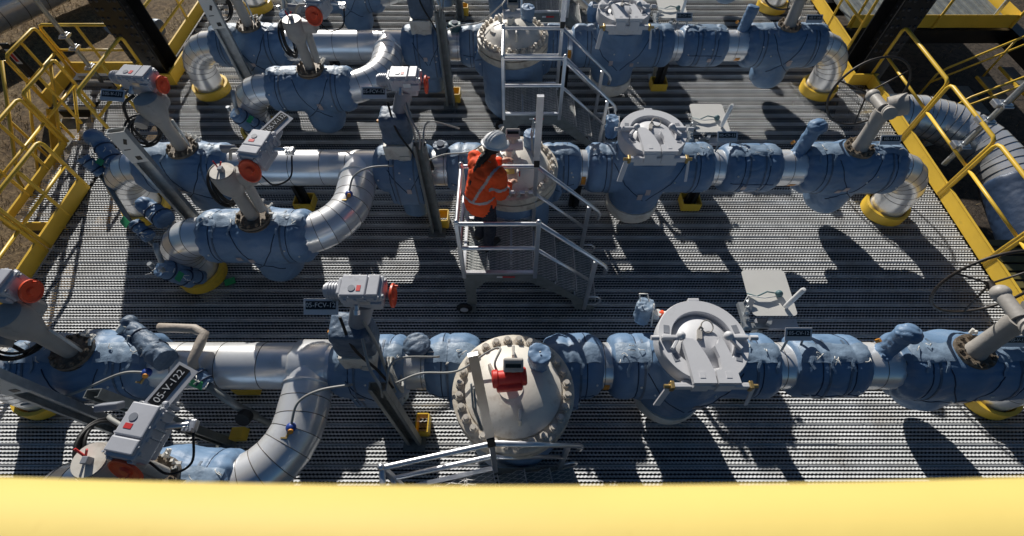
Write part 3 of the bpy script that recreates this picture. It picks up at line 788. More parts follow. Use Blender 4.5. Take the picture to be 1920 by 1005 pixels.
# ------------------------------------------------------------------ strainer with quick opening hatch
def make_strainer(i):
    hs = .925
    t = thing('strainer', ['strainer under a large round grey hatch seen from above, nearest row', 'strainer with tilted looking round grey hatch, second row right of the worker', 'strainer with round grey hatch, third row', 'strainer of the farthest row at the top edge'][i],
              'strainer', (1.57, YS[i], 0), 0, 'blue jacketed strainers with round hatches')
    mb = MB(); mb.lathe(xprof(-.69, .80, .30), (0, 0, ZC), (1, 0, 0), 28)
    mb.cyl((0, 0, ZC), (0, 0, 1.16), .36, .36, 28); mb.cyl((-.03, -.05, ZC), (-.03, -.05, .36), .34, .315, 28); mb.sph((-.03, -.05, .37), (.315, .315, .13), 22, 8); mb.sph((0, -.02, ZC), (.46, .36, .34), 22, 12)
    me = blob(mb, .02, 5, .009, 3.4, .0068, 170+i, [-.48, .60]); jk = link('insulation_jacket', me, 'fabric', t)
    jacket_trim(jk, me, -.69, .80, 170+i, rings=[-.48, .60], lines=[[(-.40, 55), (-.25, 5), (.0, -25)], [(.42, 55), (.28, 5), (.0, -25)]], skip=(-.34, .40), labels=2)
    b = MB(); b.lathe([(0, .10), (.20, .105), (.28, .14), (.322, .20), (.332, .30), (.32, .35), (0, .35)], (-.03, -.05, 0), (0, 0, 1), 36); b.cyl((-.03, -.05, 0), (-.03, -.05, .12), .12, n=16); b.build('bottom_cap', 'beige', t)
    h = MB(); h.lathe([(.30, 1.10), (.34, 1.15), (.39, 1.19), (.40, 1.21), (.40, 1.352), (.392, 1.365), (.282, 1.365), (.277, 1.36), (.277, 1.28)], (0, 0, 0), (0, 0, 1), 64)
    hatch = h.build('hatch_ring', 'hatch', t); hatch.scale = (hs, hs, 1)
    l = MB(); l.lathe([(.276, 1.29), (.25, 1.31), (.19, 1.352), (.1, 1.382), (0, 1.392)], (0, 0, 0), (0, 0, 1), 48); l.build('hatch_lid', 'hatch', hatch)
    for (x, y) in ((-.31, .10), (.31, .10), (-.275, -.17), (.275, -.17)):
        s = MB(); s.box((x, y, 1.3665), (.05, .075, .006), rot=(0, 0, x*y*5)); s.build('ring_slot', 'grey2', hatch)
    for sx in (-1, 1):
        a = MB()
        pts = [(.015, -.43), (.20, -.43), (.185, -.22), (.15, -.06), (.13, -.015), (.105, -.03), (.09, -.07), (.055, -.095), (.075, -.20), (.07, -.31), (.015, -.32)]
        if sx < 0: pts = [(-x, y) for x, y in [(.0, -.43), (.19, -.43), (.20, -.22), (.215, -.06), (.19, -.02), (.12, -.03), (.07, -.10), (.03, -.20), (.0, -.32)]][::-1]
        a.plate(pts, Matrix.Translation((0, 0, 1.385)), .05)
        a.box((sx*.10, -.415, 1.33), (.14, .05, .13), bev=.006)
        a.box((sx*.11, -.36, 1.4365), (.045, .055, .004))
        a.build('hinge_arm', 'hatch', hatch)
        c = MB(); c.box((sx*.30, .0, 1.395), (.16, .035, .05), bev=.008); c.sph((sx*.21, .01, 1.41), .042, 14, 8); c.box((sx*.27, -.06, 1.39), (.03, .12, .04), rot=(0, 0, sx*.6), bev=.006)
        c.cyl((sx*.40, .0, 1.39), (sx*.47, .0, 1.39), .022, n=12)
        build_each(c, 'hatch_clamp', 'hatch', hatch)
        e = MB(); e.box((sx*.335, -.405, 1.30), (.035, .07, .075), bev=.006); e.cyl((sx*.335, -.405, 1.30), (sx*.40, -.405, 1.30), .018, n=10); e.build('beam_end', 'brass', hatch)
        lv = MB()
        lv.bar((sx*.36, -.42, 1.29), (sx*.40, -.47, 1.02), .06 if sx < 0 else .03, .014); lv.build('lever', 'hatch', hatch)
    bm = MB(); bm.box((0, -.405, 1.30), (.64, .045, .06), bev=.008); bm.box((0, -.37, 1.25), (.5, .02, .14), bev=.004); bm.build('hinge_beam', 'hatch', hatch)
    bm = MB(); bm.box((0.0, .405, 1.34), (.10, .03, .05), bev=.004); bm.build('hatch_stop', 'hatch', hatch)
    cb = MB(); cb.torus((.04, .10, 1.41), (.1, -.3, 1), .055, .006, 24, 6); cb.bar((-.03, .07, 1.39), (-.05, -.02, 1.40), .04, .03); cb.tube([(-.03, .08, 1.38), (-.02, .1, 1.42), (0, .08, 1.40)], .012, 6); cb.build('pull_cable', 'stemgrey', hatch)
    # bleed assembly behind the left of the hatch
    mb = MB(); mb.cyl((-.36, .40, .95), (-.37, .42, 1.20), .075, .085, 18); me = blob(mb, .011, 3, .014, 10, .010, 190+i); bj = link('bleed_jacket', me, 'fabric2' if i == 0 else 'fabric', t)
    b = MB(); b.cyl((-.28, .36, 1.12), (-.10, .36, 1.14), .025, n=10); b.cyl((-.26, .36, 1.08), (-.26, .36, 1.16), .035, n=10); b.bar((-.31, .40, 1.24), (-.29, .30, 1.0), .012, .012); b.tube([(-.42, .44, 1.22), (-.44, .47, 1.3), (-.38, .45, 1.33), (-.35, .42, 1.25)], .007, 6); build_each(b, 'bleed_valve', 'plate', t)
    b = MB(); b.cyl((-.245, .36, 1.13), (-.205, .36, 1.135), .032, n=12); b.build('bleed_union', 'orange', t)
    return t

def make_antenna(i):
    t = thing('antenna_stand', f'ivory square plate with upright white antenna on a steel frame, behind the {ROW[i]}', 'antenna', (2.44, YS[i]+.66, 0), 0, 'antenna plates')
    p = MB(); n = 6; pts = []
    for (cx, cy, a0) in ((.19, .205, 0), (-.15, .205, 90), (-.15, -.205, 180), (.19, -.205, 270)):
        for k in range(n+1):
            a = R(a0+90*k/n); pts.append((cx+.04*math.cos(a), cy+.04*math.sin(a)))
    p.plate(pts, at((0, 0, 1.0), ('X', 4)), .008); p.build('ground_plate', 'plate', t)
    a = MB(); a.lathe([(0, 0), (.021, .0), (.023, .01), (.023, .30), (.018, .32), (0, .325)], (.13, -.16, 1.01), (.04, .0, 1), 18); a.build('antenna', 'white', t)
    a = MB(); a.sph((.10, -.03, 1.03), .035, 10, 6); a.tube([(.10, -.03, 1.03), (-.02, -.02, 1.05), (-.12, -.06, 1.03), (-.2, -.02, 1.02)], .007, 6); a.build('amplifier', 'greenfab', t)
    a = MB(); a.tube([(.06, -.06, 1.03), (-.06, -.08, 1.035), (-.2, -.05, 1.03), (-.24, -.12, .9)], .006, 6); a.build('lead', 'white', t)
    f = MB()
    f.box((-.26, -.22, .95), (.05, .26, .05)); f.box((-.15, -.30, .88), (.26, .05, .05)); f.bar((-.28, -.30, .95), (-.18, -.1, 1.03), .05, .012); f.box((-.08, -.30, .45), (.05, .05, .86)); f.box((.0, -.22, .95), (.04, .22, .04), rot=(0, 0, -.5))
    f.box((-.08, -.30, .012), (.16, .16, .012))
    for k in range(4): f.box((-.26+.02*k, -.28+.06*k, 1.0), (.03, .025, .03), rot=(.4*k, .3, .5*k))
    build_each(f, 'steel_frame', 'galv', t)
    b = MB(); b.box((.08, -.27, .86), (.38, .11, .045), bev=.004); b.build('cable_tray', 'grey', t)
    return t

def make_posts(i):
    for k, (x, dy, rzz) in enumerate(((-3.97 if i else -3.85, -.40, 12), (-.97, -.49 if i == 0 else -.36, 0)) + (((-2.85, -.49, 20),) if i == 0 else ())):
        w = ['left', 'middle', 'branch'][k]
        lab = {0: f'tall steel channel post with cut slots near the left end of the {ROW[i]}', 1: f'tall steel channel post in front of the control valve, {ROW[i]}', 2: 'steel channel post with pale end behind the actuator reading 05-V-122'}[k]
        t = thing('channel_post', lab, 'post', (x, YS[i]+dy, 0), R(rzz), 'steel channel posts')
        p = MB(); Wd = .17 if k == 0 else .135
        hh = (1.72, 1.62 if i == 0 else 1.5, 1.5)[k]
        if k == 2: t.rotation_euler = (0, -.19, 0)
        p.box((0, .03, hh/2), (Wd, .008, hh)); p.box((-Wd/2+.004, -.004, hh/2), (.008, .06, hh)); p.box((Wd/2-.004, -.004, hh/2), (.008, .06, hh))
        p.box((-Wd/2+.02, -.032, hh/2), (.024, .006, hh)); p.box((Wd/2-.02, -.032, hh/2), (.024, .006, hh))
        p.build('channel', 'galv' if k == 0 else 'strut', t)
        if k == 0:
            fp = MB(); fp.box((0, -.04, hh-.2), (Wd, .006, .40)); fp.build('face_plate', 'plate', t)
            q = MB(); q.box((.02, -.0445, hh-.12), (.03, .004, .07), rot=(0, .5, 0)); q.box((-.02, -.0445, hh-.22), (.06, .004, .008)); q.box((.02, -.0445, hh-.34), (.05, .004, .05)); build_each(q, 'slot', 'black', t)
        b = MB(); b.box((0, 0, .012), (.22, .18, .014)); b.build('base_plate', 'strut', t)
        if k == 1:
            y = MB()
            for (cx, cy, sx, sy) in ((.02, .15, .012, .18), (.14, .15, .012, .18), (.08, .06, .108, .012), (.08, .24, .108, .012)):
                y.box((cx, cy, .09), (sx, sy, .16))
            y.build('floor_sleeve', 'yellow', t)
            cable(t, [(0, -.02, 1.45), (.02, 0, 1.62), (-.05, .1, 1.72), (-.12, .3, 1.78)], .011, 'cable')
            cable(t, [(.03, -.02, 1.40), (.05, 0, 1.55), (.1, .2, 1.62), (.4, .3, 1.45)], .009, 'cable')
        else:
            y = MB(); y.box((.16, .06, .06), (.14, .12, .10), bev=.01); y.build('floor_sleeve', 'yellow', t)

def make_supports(i):
    for (x, w) in ((2.39, 'right of the strainer'), (-2.78, 'under the silver header'), (.83, 'right of the vessel')):
        t = thing('pipe_support', f'black pipe support {w}, {ROW[i]}', 'pipe support', (x, YS[i]+.10, 0), 0, 'black pipe supports')
        s = MB(); s.box((0, 0, .32), (.14, .06, .62), bev=.006); s.box((0, 0, .60), (.06, .22, .05)); s.box((0, 0, .32), (.02, .16, .6)); s.build('strut', 'black', t)
        if x != .83:
            b = MB()
            for (cx, cy, sx, sy) in ((-.12, 0, .012, .2), (.12, 0, .012, .2), (0, -.1, .24, .012), (0, .1, .24, .012)): b.box((cx, cy, .07), (sx, sy, .13))
            b.build('floor_box', 'yellow', t)

# ------------------------------------------------------------------ drain assemblies on the left
def wrap(parent, a, b, r0, r1, seed, name='wrapped_fitting', m='fabric', extra=()):
    mb = MB(); mb.cyl(a, b, r0, r1, 18)
    for (c, r) in extra: mb.sph(c, r, 14, 8)
    me = blob(mb, .012, 3, .006, 5, .009, seed); o = link(name, me, m, parent)
    for u in (.25, .72):
        tb = MB(); c = V(a).lerp(V(b), u); tb.torus(c, V(b)-V(a), (r0+(r1-r0)*u)*.985, .009, 24, 6); tb.build('tie_band', 'seam', o)
    w = MB(); rnd = random.Random(seed)
    for k in range(6):
        p = V(a).lerp(V(b), rnd.random())+V((rnd.uniform(-1, 1)*r0, -r0*rnd.random(), r0*.9))
        w.tube([p, p+V((rnd.uniform(-.04, .04), rnd.uniform(-.05, .02), rnd.uniform(-.02, .04))), p+V((rnd.uniform(-.07, .07), rnd.uniform(-.06, .0), rnd.uniform(-.05, .02)))], .004, 5)
    build_each(w, 'lacing_wire', 'plate', o)
    return o
def make_drains(i):
    if i == 0:
        t = thing('drain_line', 'tan wrapped pipe bending over the header with a blue wrap and green tag', 'drain line', (-3.08, YS[i]-.05, 0), 0, 'wrapped drain lines')
        wrap(t, (-.35, .30, 1.05), (.10, -.02, 1.08), .075, .105, 201, extra=[((-.40, .36, 1.06), .07), ((.0, .04, 1.1), .10)], m='fabric3')
        p = MB(); p.tube([(-.05, .27, 1.13), (.10, .27, 1.13), (.27, .26, 1.13), (.36, .22, 1.12), (.36, .10, 1.12), (.34, -.02, 1.10), (.36, -.12, 1.04)], .041, 14)
        me = blob_skin(p, .006, 10); link('wrapped_pipe', me, 'tan', t)
        p = MB(); p.cyl((-.50, .30, 1.0), (-.40, .36, 1.08), .035, n=12); p.build('end_plug', 'plate', t)
        wrap(t, (.36, -.10, 1.04), (.46, -.20, .98), .06, .07, 202)
        g = MB(); g.box((.40, -.21, 1.04), (.13, .07, .005), rot=(R(40), 0, R(-20))); build_each(g, 'green_tag', 'tag', t)
        p = MB(); p.tube([(.46, -.20, .96), (.62, -.30, .75), (.74, -.34, .55)], .035, 12); p.tube([(.66, -.32, .6), (.8, -.36, .35), (.8, -.36, .0)], .03, 10); p.build('drain_pipe', 'strut', t)
        p = MB(); p.cyl((.70, -.36, .66), (.70, -.42, .70), .065, n=18); p.build('valve_cap', 'rubber', t)
        return
    t = thing('drain_line', ['', 'grey drain pipe with two tied blue wraps and green tags between railing and second row', 'small drain line with blue wraps by the third row branch', 'small drain line by the farthest row branch'][i], 'drain line', (-4.9, YS[i], 0), 0, 'wrapped drain lines')
    if i == 1:
        wrap(t, (-.10, .28, .95), (.16, .0, .80), .10, .12, 210+i, extra=[((-.12, .28, 1.02), .11)])
        wrap(t, (-.18, .02, .95), (-.06, -.05, .75), .07, .075, 212+i)
        wrap(t, (.83, -.68, .84), (1.03, -.80, .78), .10, .12, 214+i, extra=[((.80, -.66, .88), .10)])
        wrap(t, (.70, -.85, .80), (.88, -.98, .70), .07, .075, 216+i)
        p = MB(); p.tube([(-.14, .0, .72), (.05, -.22, .62), (.60, -.80, .72), (.80, -.95, .66), (1.0, -1.1, .3)], .028, 10); p.build('drain_pipe', 'strut', t)
        g = MB(); g.box((.02, -.02, .92), (.11, .07, .005), rot=(R(25), 0, R(-30))); g.box((.70, -.92, .90), (.14, .08, .005), rot=(R(30), 0, R(-40))); build_each(g, 'green_tag', 'tag', t)
    wrap(t, (1.12, -1.36, .66), (1.22, -1.25, .30), .10, .13, 220+i)
    wrap(t, (1.30, -1.38, .55), (1.34, -1.25, .30), .06, .08, 222+i)
    p = MB(); p.tube([(1.13, -1.30, .70), (1.16, -1.27, .85), (1.15, -1.2, .9)], .028, 10); p.cyl((1.08, -1.38, .72), (1.08, -1.38, .78), .025, n=10); p.cyl((1.2, -1.42, .70), (1.2, -1.42, .76), .025, n=10); build_each(p, 'drain_fitting', 'galv', t)
    g = MB(); g.box((1.33, -1.44, .62), (.08, .10, .005), rot=(R(25), 0, R(-30))); build_each(g, 'green_tag', 'tag', t)

def make_leads(i):
    """sensor leads lying on the jackets: each a thing with its coloured cap"""
    spec = [((TEE+.03, -.62, 1.02), [(TEE+.03, -.62, 1.03), (TEE+.08, -.45, 1.12), (TEE+.25, -.36, 1.16), (TEE+.5, -.30, 1.13)], 'branch elbow')]
    if i == 0: spec.append(((-3.12, -.17, 1.06), [(-3.12, -.17, 1.07), (-3.3, -.2, 1.11), (-3.7, -.31, .98), (-4.0, -.36, .90), (-4.25, -.38, .85)], 'left valve jacket'))
    for (c, pts, w) in spec:
        if i > 1: continue
        t = thing('sensor_lead', f'grey sensor lead with dark blue cap on the {w}, {ROW[i]}', 'cable', (0, YS[i], 0), 0, 'sensor leads')
        cable(t, pts, .011, 'cable', 'lead')
        b = MB(); b.sph(c, (.042, .042, .035), 16, 9); b.build('cap', 'bluecap', t)
        b = MB(); b.cyl((c[0]+.01, c[1]-.03, c[2]+.012), (c[0]+.012, c[1]-.04, c[2]+.018), .022, n=14); b.build('sight_glass', 'orangetag', t)
        b = MB(); b.cyl((c[0]-.01, c[1]-.03, c[2]-.01), (c[0]-.03, c[1]-.09, c[2]-.02), .011, n=8); b.box((c[0]-.04, c[1]-.08, c[2]-.01), (.05, .012, .012)); b.build('spigot', 'brass', t)

# ------------------------------------------------------------------ rolling platforms
def teeth(mb, x0, x1, y0, y1, z, px=.034, n=5, w=.012):
    """serrated strands running along y between x0 and x1"""
    W = (x1-x0)/n
    for k in range(n):
        xc = x0+W*(k+.5); L = y1-y0; m = int(L/(px/2)); vs = []; fs = []
        for j in range(m+1):
            y = y0+L*j/m; a = (W*.5-w*.3)*(1 if (j+k) % 2 else -1)
            h = .006 if j % 2 else 0
            vs += [(xc+a-w*.5, y, z+h), (xc+a+w*.5, y, z+h*.4)]
        for j in range(m): fs.append((2*j, 2*j+1, 2*j+3, 2*j+2))
        mb.add(vs, fs, False)
def make_platform(i, loc, rz, lab, gate_tip=None, depth=.72):
    t = thing('rolling_platform', lab, 'step platform', (loc[0], loc[1], 0), rz, 'rolling aluminium step platforms')
    X0, X1, D, H, G = -.37, .37, depth, .80, 1.62
    pw = (X1-X0-.02)/3
    for k in range(3):
        p = MB(); a = X0+.01+k*pw+.008; b = a+pw-.016
        teeth(p, a, b, .02, D-.02, H+.002, n=4); p.box((a, D/2, H-.02), (.006, D-.04, .05)); p.box((b, D/2, H-.02), (.006, D-.04, .05))
        pk = p.build('platform_plank', 'tread', t); p = MB(); p.box(((a+b)/2, D/2, H-.022), (b-a-.012, D-.05, .006)); p.build('plank_pan', 'strut', pk)
    f = MB()
    f.box(((X0+X1)/2, .0, H-.005), (X1-X0, .035, .03)); f.box(((X0+X1)/2, D, H-.005), (X1-X0, .035, .03)); f.box((X0, D/2, H-.005), (.03, D-.036, .03)); 
    f.build('platform_edge', 'alu', t)
    for y in (0.0, D):
        s = MB()
        pts = [(X0-.01, H-.02), (X0-.01, .14), (X0+.10, .14), (X0+.105, H-.34), (X0+.22, H-.18), (X1-.06, H-.18), (X1+.42, .24), (X1+.50, .01), (X1+.72, .01), (X1+.72, .06), (X1+.02, H-.02)]
        s.plate(pts, Matrix.Translation((0, y, 0)) @ rot(('X', 90)), .006)
        s.box((X0+.045, y, .07), (.07, .05, .14)); s.build('side_plate', 'strut', t)
    for k in range(3):
        x = X1+.13+.235*k; z = H-.2*(k+1)
        p = MB(); teeth(p, x-.115, x+.115, .02, D-.02, z+.002, n=4); p.box((x-.115, D/2, z-.02), (.006, D-.04, .05)); p.box((x+.115, D/2, z-.02), (.006, D-.04, .05)); pk = p.build('stair_tread', 'tread', t); p = MB(); p.box((x-.119, D/2, z-.018), (.006, D-.03, .055)); p.build('tread_edge', 'alu', pk); p = MB(); p.box((x, D/2, z-.022), (.216, D-.05, .006)); p.build('tread_pan', 'strut', pk)
    r = .021
    po = {}
    for (x, y, top) in ((X0, 0, G), (X0, D, G), (X1, 0, G), (X1, D, G)):
        p = MB(); p.box((x, y, (H-.1+top)/2), (.042, .042, top-H+.1), bev=.006); p.sph((x, y, top), .026, 10, 6); p.build('guard_post', 'alu', t)
    for (a, b) in (((X0, 0), (X1, 0)), ((X0, D), (X1, D)), ((X0, 0), (X0, D))):
        for z in (G-.03, H+.42):
            g = MB(); g.cyl((*a, z), (*b, z), r, n=14, caps=False); g.build('guard_rail', 'alu', t)
    for y in (0, D):
        h = MB(); h.tube([(X1, y, G-.02), (X1+.62, y, G-.62), (X1+.70, y, G-.70), (X1+.73, y, G-.76), (X1+.72, y, G-.84)], r, 12); h.build('stair_rail', 'alu', t)
        h = MB(); h.tube([(X1, y, H+.40), (X1+.60, y, H-.18)], r*.85, 12); h.build('stair_rail', 'alu', t)
        h = MB(); h.box((X1+.60, y, .50), (.045, .03, .98), bev=.004); h.build('stair_post', 'alu', t)
        h = MB(); h.tube([(X1+.62, y, .12), (X1+.72, y, .12), (X1+.76, y, .17), (X1+.76, y, .24), (X1+.72, y, .29), (X1+.62, y, .29)], .012, 8); h.build('lift_loop', 'alu', t)
        w = MB(); w.lathe([(.02, -.02), (.075, -.022), (.09, -.012), (.09, .012), (.075, .022), (.02, .02)], (X0-.05, y-.035, .09), (0, 1, 0), 24); wh = w.build('wheel', 'rubber', t)
        w = MB(); w.cyl((X0-.05, y-.062, .09), (X0-.05, y-.008, .09), .045, n=18); w.build('hub', 'grey', wh)
    l = MB(); l.box((.0, -.0085, H-.085), (.06, .003, .026), rot=(0, 0, 0)); l.build('white_label', 'white', t)
    l = MB(); l.box((.095, -.0085, H-.085), (.13, .003, .026)); l.build('red_label', 'redtag', t)
    g0 = V((X1, D, G)); tip = V(gate_tip) if gate_tip else g0+V((0, 0, .79))
    d = (tip-g0).normalized()
    g = MB(); g.bar(g0+d*.06, tip, .06, .035, up=(0, 1, 0)); g.build('gate_bar', 'alu', t)
    for k in range(2):
        q = g0+d*(.30+.04*k)+V((-.035-.012*k, -.01, 0)); g = MB(); g.tube([q+d*.22, q+V((-.02, 0, .05)), q-d*.14+V((.0, -.02*k, -.05)), q-d*.16], .007, 6); g.build('latch_strap', 'galv', t)
    g = MB(); g.bar(g0-d*.02, g0+d*.065, .055, .05, up=(0, 1, 0), bev=.006); g.build('gate_joint', 'rubber', t)
    return t

# ------------------------------------------------------------------ person
def make_person(x, y, z, rz):
    t = thing('person', 'worker with dark ponytail in orange jacket and white helmet standing on a platform', 'person', (x, y, z), rz)
    t.scale = (.825, .825, .825)
    caps = lambda mb, a, b, r0, r1: (mb.cyl(a, b, r0, r1, 16), mb.sph(a, r0, 14, 8), mb.sph(b, r1, 14, 8))
    body = MB()
    def limb(mb, pts, rs):
        for k in range(len(pts)-1): caps(mb, pts[k], pts[k+1], rs[k], rs[k+1])
    neck = (0, .15, 1.36); head = V((0, .235, 1.475))
    limb(body, [(0, -.03, .86), (0, .0, 1.0), (0, .07, 1.2), (0, .10, 1.30), neck, (0, .21, 1.43)], [.13, .12, .13, .10, .052, .05])
    body.sph(head, (.075, .092, .105), 18, 12, T=None)
    body.sph(head+V((0, .085, -.015)), (.013, .02, .022), 10, 6)            # nose
    body.sph(head+V((0, .075, -.07)), (.035, .03, .03), 10, 6)              # chin
    for s in (-1, 1): body.sph(head+V((s*.077, -.005, -.01)), (.012, .022, .032), 10, 6)
    RS, RE, RW = (.185, .10, 1.27), (.245, .06, 1.02), (.17, .28, .95)
    LS, LE, LW = (-.185, .10, 1.27), (-.225, .24, 1.07), (-.03, .36, 1.13)
    limb(body, [RS, RE, RW], [.052, .042, .030]); limb(body, [LS, LE, LW], [.052, .042, .030])
    for s, (hip, kn, an) in {1: ((.09, -.03, .84), (.11, .0, .46), (.11, -.06, .09)), -1: ((-.09, -.03, .84), (-.10, .05, .46), (-.10, .0, .09))}.items():
        limb(body, [hip, kn, an], [.085, .058, .042])
    def hand(w, d, up, side):
        w = V(w); d = V(d).normalized(); up = V(up); side = V(side)
        limb(body, [w, w+d*.05, w+d*.085], [.026, .030, .026])
        body.box(w+d*.06, (.05, .05, .03), bev=.008)
        for k, (o, L) in enumerate(((-.030, .062), (-.010, .074), (.010, .070), (.030, .054))):
            a = w+d*.085+side*o; b = a+d*L*.55-up*.008; c = b+d*L*.35-up*.022
            limb(body, [a, b, c], [.0095, .009, .0075])
        a = w+d*.03-side*.03; limb(body, [a, a+d*.03-side*.022, a+d*.06-side*.026-up*.012], [.0115, .010, .0085])
    hand(RW, (-.1, .95, -.12), (0, .1, 1), (1, .1, 0)); hand(LW, (.5, .8, .05), (0, 0, 1), (.8, -.5, 0))
    me = blob(body, .0075, 2, 0, 1, 0); bo = link('body', me, 'skin', t)
    ey = MB()
    for s in (-1, 1):
        ey = MB(); ey.sph(head+V((s*.03, .083, .012)), (.011, .008, .008), 10, 6); ey.build('eye', 'white', bo)
        ey = MB(); ey.sph(head+V((s*.03, .090, .012)), .005, 8, 5); ey.build('pupil', 'hair', bo)
    ey = MB(); ey.box(head+V((0, .094, -.052)), (.036, .008, .008), bev=.002); ey.build('mouth', 'redtag', bo)
    # trousers
    tr = MB(); limb(tr, [(0, -.03, .90), (0, -.04, .80)], [.155, .15])
    for s, (hip, kn, an) in {1: ((.09, -.03, .82), (.11, .0, .46), (.11, -.06, .08)), -1: ((-.09, -.03, .82), (-.10, .05, .46), (-.10, .0, .08))}.items():
        limb(tr, [hip, kn, an], [.112, .083, .074])
    me = blob(tr, .014, 3, .016, 6, .010, 301); link('trousers', me, 'navy', t)
    for s, an in ((1, (.11, -.06, .05)), (-1, (-.10, .0, .05))):
        b = MB(); caps(b, (an[0], an[1]-.03, .05), (an[0]+s*.01, an[1]+.15, .04), .05, .042); b.cyl(an, (an[0], an[1], .14), .052, n=14); b.box((an[0], an[1]+.06, .012), (.095, .27, .022), bev=.008)
        me = blob(b, .01, 2, .003, 10, 0, 5); link('boot', me, 'boot', t)
    # jacket
    jk = MB(); limb(jk, [(0, -.03, .80), (0, -.02, .98), (0, .06, 1.17), (0, .095, 1.27)], [.195, .18, .185, .135])
    limb(jk, [(-.12, .07, 1.24), (.12, .07, 1.24)], [.11, .11])
    limb(jk, [RS, RE, V(RE).lerp(V(RW), .86)], [.088, .075, .056]); limb(jk, [LS, LE, V(LE).lerp(V(LW), .86)], [.088, .075, .056])
    caps(jk, (0, .10, 1.31), (0, .155, 1.385), .085, .075)
    me = blob(jk, .013, 3, .009, 6, .010, 302); j = link('jacket', me, 'hivis', t)
    ax = lambda c: abs(c.x) < .20 and c.y < .3
    sp = skin_patch(me, lambda c, n: (abs(c.z-.95) < .021 and abs(c.x) < .20), .004); build_each(sp, 'reflective_stripe', 'stripe', j)
    sp = skin_patch(me, lambda c, n: (abs(c.x-.05-.12*(c.z-.95)/.4) < .014 and .97 < c.z < 1.36 and c.y < .3), .004); build_each(sp, 'reflective_stripe', 'stripe', j)
    def nearseg(c, a, b, t0, w):
        a = V(a); b = V(b); d = b-a; u = (c-a).dot(d)/d.length_squared
        return abs(u-t0)*d.length < w and (c-(a+d*u)).length < .13
    sp = skin_patch(me, lambda c, n: nearseg(c, RS, RE, .62, .018) or nearseg(c, RE, RW, .4, .016) or nearseg(c, LS, LE, .62, .018), .004); build_each(sp, 'reflective_stripe', 'stripe', j)
    pk = MB(); pk.box((.12, -.165, 1.02), (.09, .03, .11), rot=(.1, 0, .5), bev=.008)
    # hair and helmet
    ha = MB(); ha.sph(head+V((0, -.02, .0)), (.086, .090, .098), 18, 10); limb(ha, [(0, .14, 1.44), (-.01, .06, 1.40), (-.035, -.035, 1.28), (-.04, -.115, 1.12), (-.04, -.135, .99)], [.055, .048, .038, .031, .014])
    me = blob(ha, .011, 3, .008, 12, .008, 303)
    # keep the face clear
    link('hair', me, 'hair', t)
    HT = Matrix.Translation(head+V((0, .005, .03))) @ rot(('X', -20)) @ Matrix.Scale(1.0, 4)
    h = MB(); h.sph((0, 0, 0), (.122, .145, .125), 32, 10, T=HT, a0=0, a1=PI/2)
    vs = []; fs = []; n = 32
    for (rx, ry, z, fr) in ((.122, .145, .0, 0), (.140, .163, -.006, .05), (.140, .163, -.012, .05), (.118, .140, -.006, 0)):
        for k in range(n):
            a = 2*PI*k/n; f = max(0, math.sin(a))**2*fr; vs.append((rx*math.cos(a), ry*math.sin(a)+f, z-f*.25))
    for r_ in range(3):
        for k in range(n): k2 = (k+1) % n; fs.append((r_*n+k, (r_+1)*n+k, (r_+1)*n+k2, r_*n+k2))
    h.add(vs, fs, True, HT)
    for x in (-.03, 0, .03): h.tube([HT @ V((x, .145*math.cos(a)*.985, .127*math.sin(a)+.002)) for a in [R(20+14*k) for k in range(11)]], .006 if x else .009, 6)
    h.build('helmet', 'helmet', t)
    # glove-side item in the left hand
    return t

# ------------------------------------------------------------------ setting
def grating(name, x0, x1, y0, y1, z, pitch=.2):
    g = MB(); nP = int(round((y1-y0)/pitch)); rnd = random.Random(5); vs = []; fs = []; px = .038; m = int((x1-x0)/(px/2))
    for p in range(nP):
        yb = y0+p*pitch; zz = z+rnd.uniform(-.002, .002)
        for (a, b) in ((.001, .0065), (pitch-.0065, pitch-.001)):
            cuts = [x0]+[c for c in (-2.93+.5*(p % 3), .35-.4*(p % 2), 2.9+.35*(p % 4)) if x0 < c < x1]+[x1]
            for xa, xb in zip(cuts, cuts[1:]):
                xb -= .014; o = len(vs); za = zz+rnd.uniform(-.002, .002)
                vs += [(xa, yb+a, za), (xb, yb+a, za), (xb, yb+b, za), (xa, yb+b, za), (xa, yb+a, za-.06), (xb, yb+a, za-.06), (xa, yb+b, za-.06), (xb, yb+b, za-.06)]
                fs += [(o, o+1, o+2, o+3), (o+4, o+5, o+1, o), (o+3, o+2, o+7, o+6)]
        sh = rnd.random()*px
        K = 5; st = (pitch-.018)/K
        for k in range(K):
            yc = yb+.009+st*(k+.5); o = len(vs)
            for j in range(m+1):
                x = min(x1, max(x0, x0+j*px/2-sh*.5)); s = 1 if (j+k) % 2 else -1
                h = .004 if (j % 2) else 0
                y = yc+s*.0042; hw = .0128 if j % 2 else .0102
                vs += [(x, y-hw, zz-.002+h), (x, y+hw, zz-.0128+h)]
            for j in range(m): fs.append((o+2*j, o+2*j+2, o+2*j+3, o+2*j+1))
    g.v = vs; g.f = fs; g.s = [False]*len(fs)
    return struct(name, g, 'grating')

